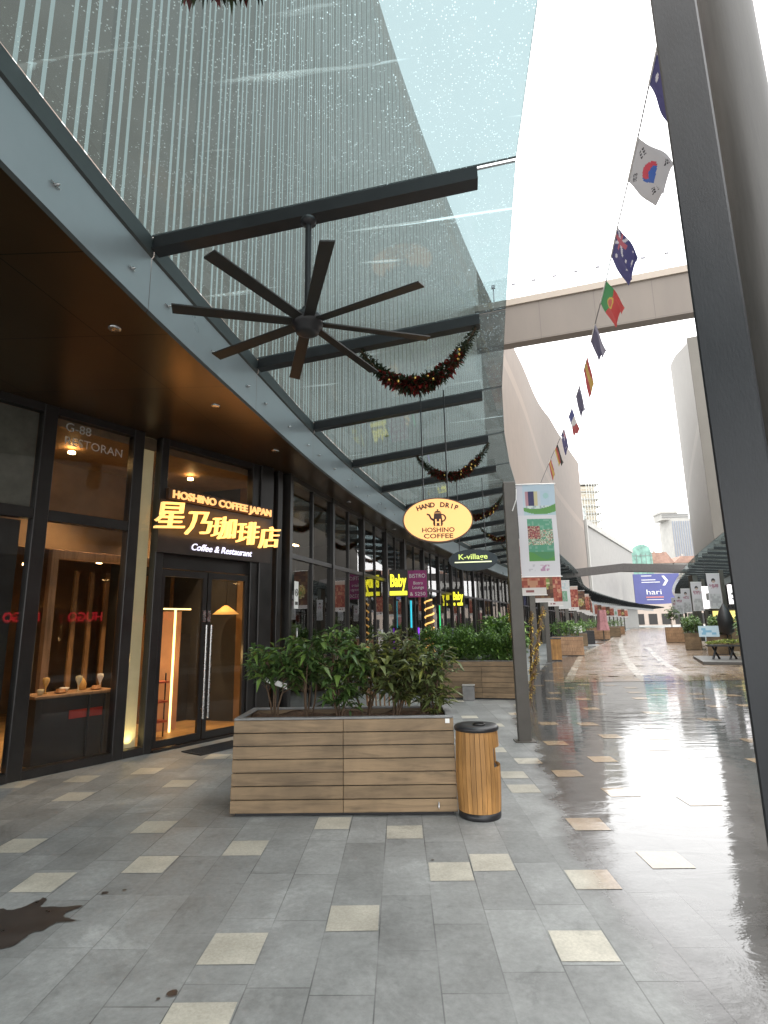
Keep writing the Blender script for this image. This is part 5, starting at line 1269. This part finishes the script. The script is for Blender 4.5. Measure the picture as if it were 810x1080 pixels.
for x0, x1, z in ((-2.2, 1.6, 1.25),): q.box((x0, -.05, z), (x1, -.01, z+.12))
q.build('lettering', M['white'], bb)
q = MB(); q.box((-2.3, -.05, 1.75), (1.7, -.01, 2.05)); q.build('red_line', mat('dull_red', (.5, .2, .2), .6), bb)

pw = thing('end_building', 'low pinkish building closing the far end of the street', 'building', (100, 205, 0))
q = MB().box((76, 205, 0), (135, 215, 10)); q.build('wall', mat('pinkish_wall', (.42, .35, .30), .7, 0, .1, .3), pw, True)
for k in range(12):
    MB().box((79+k*4.6, 204.9, .3), (82+k*4.6, 204.98, 4)).build('window', M['dark'], pw, True)

tw = thing('office_tower', 'distant white tower with dark vertical window stripes', 'tower', (128, 250, 0))
MB().box((122, 250, 0), (134, 262, 46)).build('wall', M['concrete'], tw, True)
for k in range(12): MB().box((122.3+k*.98, 249.8, 4), (122.75+k*.98, 249.99, 45)).build('window_strip', mat('tower_glass', (.22, .25, .30), .3) if k == 0 else bpy.data.materials['tower_glass'], tw, True)
MB().box((119, 252, 46), (131, 260, 49)).box((118.5, 251.5, 49), (126, 260, 50)).build('roof', M['concrete'], tw, True)
for z in (47, 48): MB().box((119, 251.8, z), (131, 251.95, z+.5)).build('roof_band', M['gravel'], tw, True)
sc = thing('scaffold_tower', 'unfinished tower wrapped in pale scaffolding behind the white building', 'tower', (70, 200, 0))
q = MB()
for i in range(16):
    q.box((65.5, 200, 10+i*2.7), (73.5, 206, 10.35+i*2.7))
q.build('floor_slab', M['concrete'], sc, True)
q = MB()
for x in np.linspace(65.6, 73.3, 9):
    q.box((x-.09, 199.4, 6), (x+.09, 199.6, 53 if 68 < x else 46))
for i in range(22): q.box((65.6, 199.4, 8+i*2.05), (73.3, 199.55, 8.14+i*2.05))
q.build('scaffold', mat('scaffold_pipe', (.55, .56, .54), .6), sc, True)
MB().box((65.8, 200.6, 8), (71.6, 205.8, 50)).build('core', mat('beige_core', (.50, .45, .36), .7), sc, True)
MB().box((65.2, 199.9, 8), (67.4, 200.2, 42)).build('mesh_screen', mat('grey_mesh', (.5, .55, .55), .8), sc, True)
gn = thing('netted_building', 'low building under green safety netting beside the white building', 'building', (92, 217, 0))
MB().box((87, 218, 0), (97, 226, 27.5)).build('wall', M['concrete'], gn, True)
q = MB(); rr = random.Random(8)
prof = [(86.8, 8), (97.2, 8), (97.2, 26.5), (96.4, 29.4), (94.2, 30.6), (91.8, 30.2), (89.6, 28.8), (86.8, 27.6)]
q.prism(prof, 217, 217.6); q.build('netting', M['greenet'], gn, True)
for k in range(6): MB().box((87.5+k*1.8, 216.85, 8), (87.62+k*1.8, 216.98, 27)).build('scaffold_pole', M['gravel'], gn, True)
for z in (14, 18, 22, 26): MB().box((86.8, 216.7, z), (97.2, 216.84, z+.15)).build('scaffold_deck', M['gravel'], gn, True)
for (x0, x1, zt, lab) in ((101, 112, 29.0, 'pale house with a red tiled gable beyond the billboard'), (112.4, 126, 27.2, 'second pale house with a long red roof beside the gabled one'), (126.4, 140, 27.8, 'third pale house with red roof next to the office tower')):
    rh = thing('roofed_house', lab, 'house', (x0, 232, 0), 0, 'red roofed houses beyond the billboard')
    MB().box((x0, 232, 0), (x1, 242, 24.5)).build('wall', M['concrete'], rh, True)
    q = MB(); q.prism([(x0-.4, 24.5), (x1+.4, 24.5), (x1-2.6, zt), (x0+2.6, zt)], 231.3, 242.5)
    rf_ = q.build('roof', M['redroof'], rh, True)
    MB().box((x0+4, 233, zt-.4), (x0+4.7, 233.8, zt+1.1)).build('chimney', M['concrete'], rf_, True)
    k = x0+.8
    while k < x1-1.6:
        for z in (17, 21): MB().box((k, 231.85, z), (k+1.2, 231.97, z+1.9)).build('window', M['dark'], rh, True)
        k += 2.3

# ------------------------------------------------------------------ things further along the left side
lw = {'planterwood': 1}
far_planters = [(8.55, 29.7, 1.5, .95, 'lightwood', 'pale timber planter with bright green plants past the slatted box', .85), (12.3, 40.8, 1.6, .9, 'planterwood', 'timber planter beyond the pale planter under the left canopy', .9), (14.0, 44.5, 1.7, 1.0, 'black', 'black planter with yellowish plants under the far left canopy', .9), (18.8, 55, 2.0, 1.1, 'lightwood', 'orange timber planter at the far left bend', .6), (22.5, 64, 3.4, 1.0, 'planterwood', 'long planter on the far bend before the street end', 1.0), (27.5, 76, 3.6, 1.0, 'lightwood', 'light planter farthest along the left bend', 1.0)]
for i, (x, y, L, H, wm, lab, hh_) in enumerate(far_planters):
    t = thing('planter', lab, 'planter', (x, y, 0), R(-15)); planter_mesh(L, .9, H, t, 5, False, woodm=wm)
    hedge(('leafy plants in the ' + lab.split(' planter')[0] + ' planter ' + lab.split('planter ')[1])[:100], (x, y, H-.04), R(-15), L, .9, hh_, 700, 60+i, 'leaf_b', .16)
sbx = thing('litter_bin', 'square orange timber bin past the banner posts on the left', 'litter bin', (6.98, 26.3, 0), R(-10))
q = MB()
for k in range(6): q.box((-.25+k*.085, -.25, .05), (-.17+k*.085, -.23, .95)); q.box((-.25+k*.085, .23, .05), (-.17+k*.085, .25, .95))
for k in range(6): q.box((-.25, -.228+k*.077, .05), (-.23, -.155+k*.077, .95)); q.box((.235, -.228+k*.077, .05), (.255, -.155+k*.077, .95))
q.build('slats', M['binwood'], sbx); MB().box((-.225, -.225, 0), (.23, .225, .9)).build('liner', M['black'], sbx); MB().box((-.27, -.27, .95), (.275, .27, 1.0), 0, .01).build('lid', M['black'], sbx)
# poles wrapped in golden tinsel beside the near post
for i, (a, b, lab) in enumerate((((2.42, 11.6, 0), (2.36, 12.3, 2.1), 'pole wrapped in gold tinsel right behind the near grey post'), ((2.62, 12.2, 0), (3.25, 13.0, 2.05), 'leaning pole wrapped in gold tinsel by the brown paving'), ((3.35, 15.2, 0), (3.5, 15.3, 2.0), 'upright pole wrapped in gold tinsel behind the leaning one'))):
    t = thing('tinsel_pole', lab, 'pole', a, 0, 'poles wrapped in gold tinsel'); A_, B_ = Vector(a), Vector(b)
    MB().tube([A_, B_], .035, 8).build('pole', M['bark'], t, True)
    f = MB(); rr = random.Random(i)
    for k in range(420):
        u = .05+.93*rr.random(); c = A_.lerp(B_, u)+Vector((math.cos(u*40), math.sin(u*40), 0))*.03; d_ = Vector((rr.gauss(0, 1), rr.gauss(0, 1), rr.gauss(0, 1)))
        f.leaf(c, d_, .09, .03, (0, 0, 1), 0, .1)
    f.build('tinsel', M['tinsel'], t, True)
pk = hedge('tall bright green plant behind the near grey post', (2.75, 15.0, .75), 0, .9, .8, 1.15, 1300, 77, 'leaf_b', .20)
t = thing('planter', 'dark round edged planter behind the tinsel poles', 'planter', (2.75, 15.0, 0), 0); planter_mesh(.95, .8, .8, t, 4, False, woodm='black')
# menu stands by the left shops
for i, (x, y, lab) in enumerate(((10.9, 35.5, 'small white menu stand past the pale planter'), (20.4, 62, 'small white menu stand at the far left bend'))):
    t = thing('menu_stand', lab, 'menu stand', (x, y, 0), R(-15)); MB().tube([(0, 0, 0), (0, 0, 1.1)], .03, 8).lathe([(0, 0), (.2, 0), (.2, .03), (0, .04)], 16).build('stand', M['black'], t)
    MB().box((-.25, -.03, 1.05), (.25, .01, 1.45), 0, .01).build('board', M['white'], t); MB().box((-.18, -.036, 1.15), (.18, -.031, 1.18)).box((-.18, -.036, 1.27), (.12, -.031, 1.30)).build('print', M['gravel'], t)
pc = thing('cloth_stand', 'pink draped cloth stand at the far left bend', 'cloth stand', (18.4, 52.5, 0), R(-15))
f = MB(); n_ = 18
for i in range(n_):
    a0, a1 = 2*math.pi*i/n_, 2*math.pi*(i+1)/n_
    for (z0, z1, r0, r1) in ((.9, 1.6, .55, .42), (1.6, 2.7, .42, .36)):
        k0, k1 = 1+.12*math.sin(a0*5), 1+.12*math.sin(a1*5)
        f.face([(r0*k0*math.cos(a0), r0*k0*math.sin(a0), z0), (r0*k1*math.cos(a1), r0*k1*math.sin(a1), z0), (r1*k1*math.cos(a1), r1*k1*math.sin(a1), z1), (r1*k0*math.cos(a0), r1*k0*math.sin(a0), z1)], 0, None, True)
f.build('cloth', mat('pink_cloth', (.42, .20, .21), .8), pc); MB().tube([(0, 0, 0), (0, 0, 2.75)], .05, 8).lathe([(0, 0), (.3, 0), (.3, .04), (0, .05)], 16).build('stand', M['post'], pc)

# ------------------------------------------------------------------ right side street furniture
t = thing('planter', 'tall light timber box standing alone on the far right', 'planter', (21.0, 44.4, 0), R(-20)); planter_mesh(1.25, 1.0, 1.15, t, 5, False, woodm='lightwood')
shrub('shrub', 'dark plant in the tall light timber box', 'shrub', (21.0, 44.9, 1.1), 1.5, .5, 4, 300, 90, 'leaf', None, .22)
for i, (x, y, L, lab) in enumerate(((17.6, 34.2, 2.6, 'long timber planter under the right canopy past the blue notice'), (16.6, 29.4, 2.2, 'timber planter under the right canopy behind the blue notice'), (15.2, 24.6, 3.2, 'timber planter beside the moss topped bench by the dark column'))):
    t = thing('planter', lab, 'planter', (x, y, 0), R(62)); planter_mesh(L, .8, .95, t, 5, False)
    hedge('dark green hedge in the ' + lab, (x, y, .9), R(62), L, .8, 1.0, 1600, 95+i, 'leaf', .17)
bs = thing('notice_stand', 'blue and white notice board on a stand by the right planters', 'notice', (14.6, 27.6, 0), R(-25))
MB().box((-.12, -.1, 0), (.12, .1, .95)).build('stand', M['planterwood'], bs)
sheet('board', .6, .45, 14, 10, lambda u, v: (.16, .42, .62) if (.15 < u < .85 and .2 < v < .8 and cell(u, v, 8, 5, 3) > .5) else (.45, .62, .72), lambda u, v: (-.42+.84*u, -.13-.16*(1-v), .90+.5*v), bs, M['print'])
bnc = thing('mossy_bench', 'dark trestle bench topped with pale green moss by the column', 'bench', (13.45, 23.6, 0), R(-20))
q = MB().box((-1.0, -.3, .62), (1.0, .3, .68), 0, .01); q.build('bench_top', M['black'], bnc)
for x in (-.75, -.15, .55):
    MB().tube([(x-.15, -.26, 0), (x+.1, 0, .62)], .04, 6).build('leg', M['black'], bnc); MB().tube([(x+.25, .24, 0), (x-.05, 0, .62)], .04, 6).build('leg', M['black'], bnc)
f = MB(); rr = random.Random(4)
for i in range(1500):
    x, y = rr.uniform(-1, 1), rr.uniform(-.32, .32); z = .70+.16*(1-(x*x)*.7)*(1-(y/.35)**2)*(.6+.5*rr.random()); f.leaf((x, y, z), (rr.gauss(0, 1), rr.gauss(0, 1), .8), .12, .05, (0, 0, 1), 0, .3)
f.build('moss', leafmat('moss', (.22, .27, .08)), bnc)
kb = structure(MB().box((12.2, 21.8, .004), (15.6, 25.8, .12), 0, .01, T=lambda p: tuple(Vector((13.8, 23.8, 0))+Matrix.Rotation(R(-22), 3, 'Z')@(Vector(p)-Vector((13.8, 23.8, 0))))).build('kerb', mat('dark_kerb', (.08, .075, .07), .5))); kb.hide_render = False
lb_ = thing('light_box', 'glowing white menu box hanging under the right canopy', 'light box', (14.9, 25.5, 2.35), R(-25))
MB().box((-.3, -.06, 0), (.3, .06, .85), 0, .01).build('case', M['whitelight'], lb_); MB().box((-.2, -.066, .2), (.2, -.061, .26)).box((-.2, -.066, .4), (.1, -.061, .5)).build('print', M['gravel'], lb_); MB().tube([(0, 0, .85), (0, 0, 2.75)], .015, 6).build('rod', M['black'], lb_)
lb2 = thing('light_box', 'narrow glowing white box between the portrait banners', 'light box', (18.0, 33.6, 2.3), R(-25))
MB().box((-.28, -.06, 0), (.28, .06, 1.3), 0, .01).build('case', M['whitelight'], lb2); MB().box((-.1, -.066, .5), (.1, -.061, .9)).build('print', M['gravel'], lb2); MB().tube([(0, 0, 1.3), (0, 0, 2.9)], .015, 6).build('rod', M['black'], lb2)
ks = thing('lit_kiosk', 'kiosk with glowing yellow counter behind the right hedge', 'kiosk', (18.0, 31.5, 0), R(-25))
MB().box((-.9, 0, 0), (.9, 1.0, 1.5)).build('counter', M['planterwood'], ks); MB().box((-.85, .2, 1.55), (.85, .9, 2.15)).build('lit_panel', M['lampyellow'], ks); MB().box((-1.0, -.1, 2.2), (1.0, 1.1, 2.3)).build('roof', M['black'], ks)
for x in (-.92, .88): MB().box((x, .0, 1.5), (x+.05, .05, 2.2)).build('post', M['black'], ks)
pe = thing('parasol', 'closed dark parasol behind the right hedge', 'parasol', (15.9, 28.4, 0))
MB().tube([(0, 0, 0), (0, 0, 2.4)], .03, 8).build('pole', M['black'], pe); MB().lathe([(.10, .95), (.34, 1.1), (.36, 1.7), (.22, 2.15), (.03, 2.45)], 16).build('canopy', M['black'], pe)
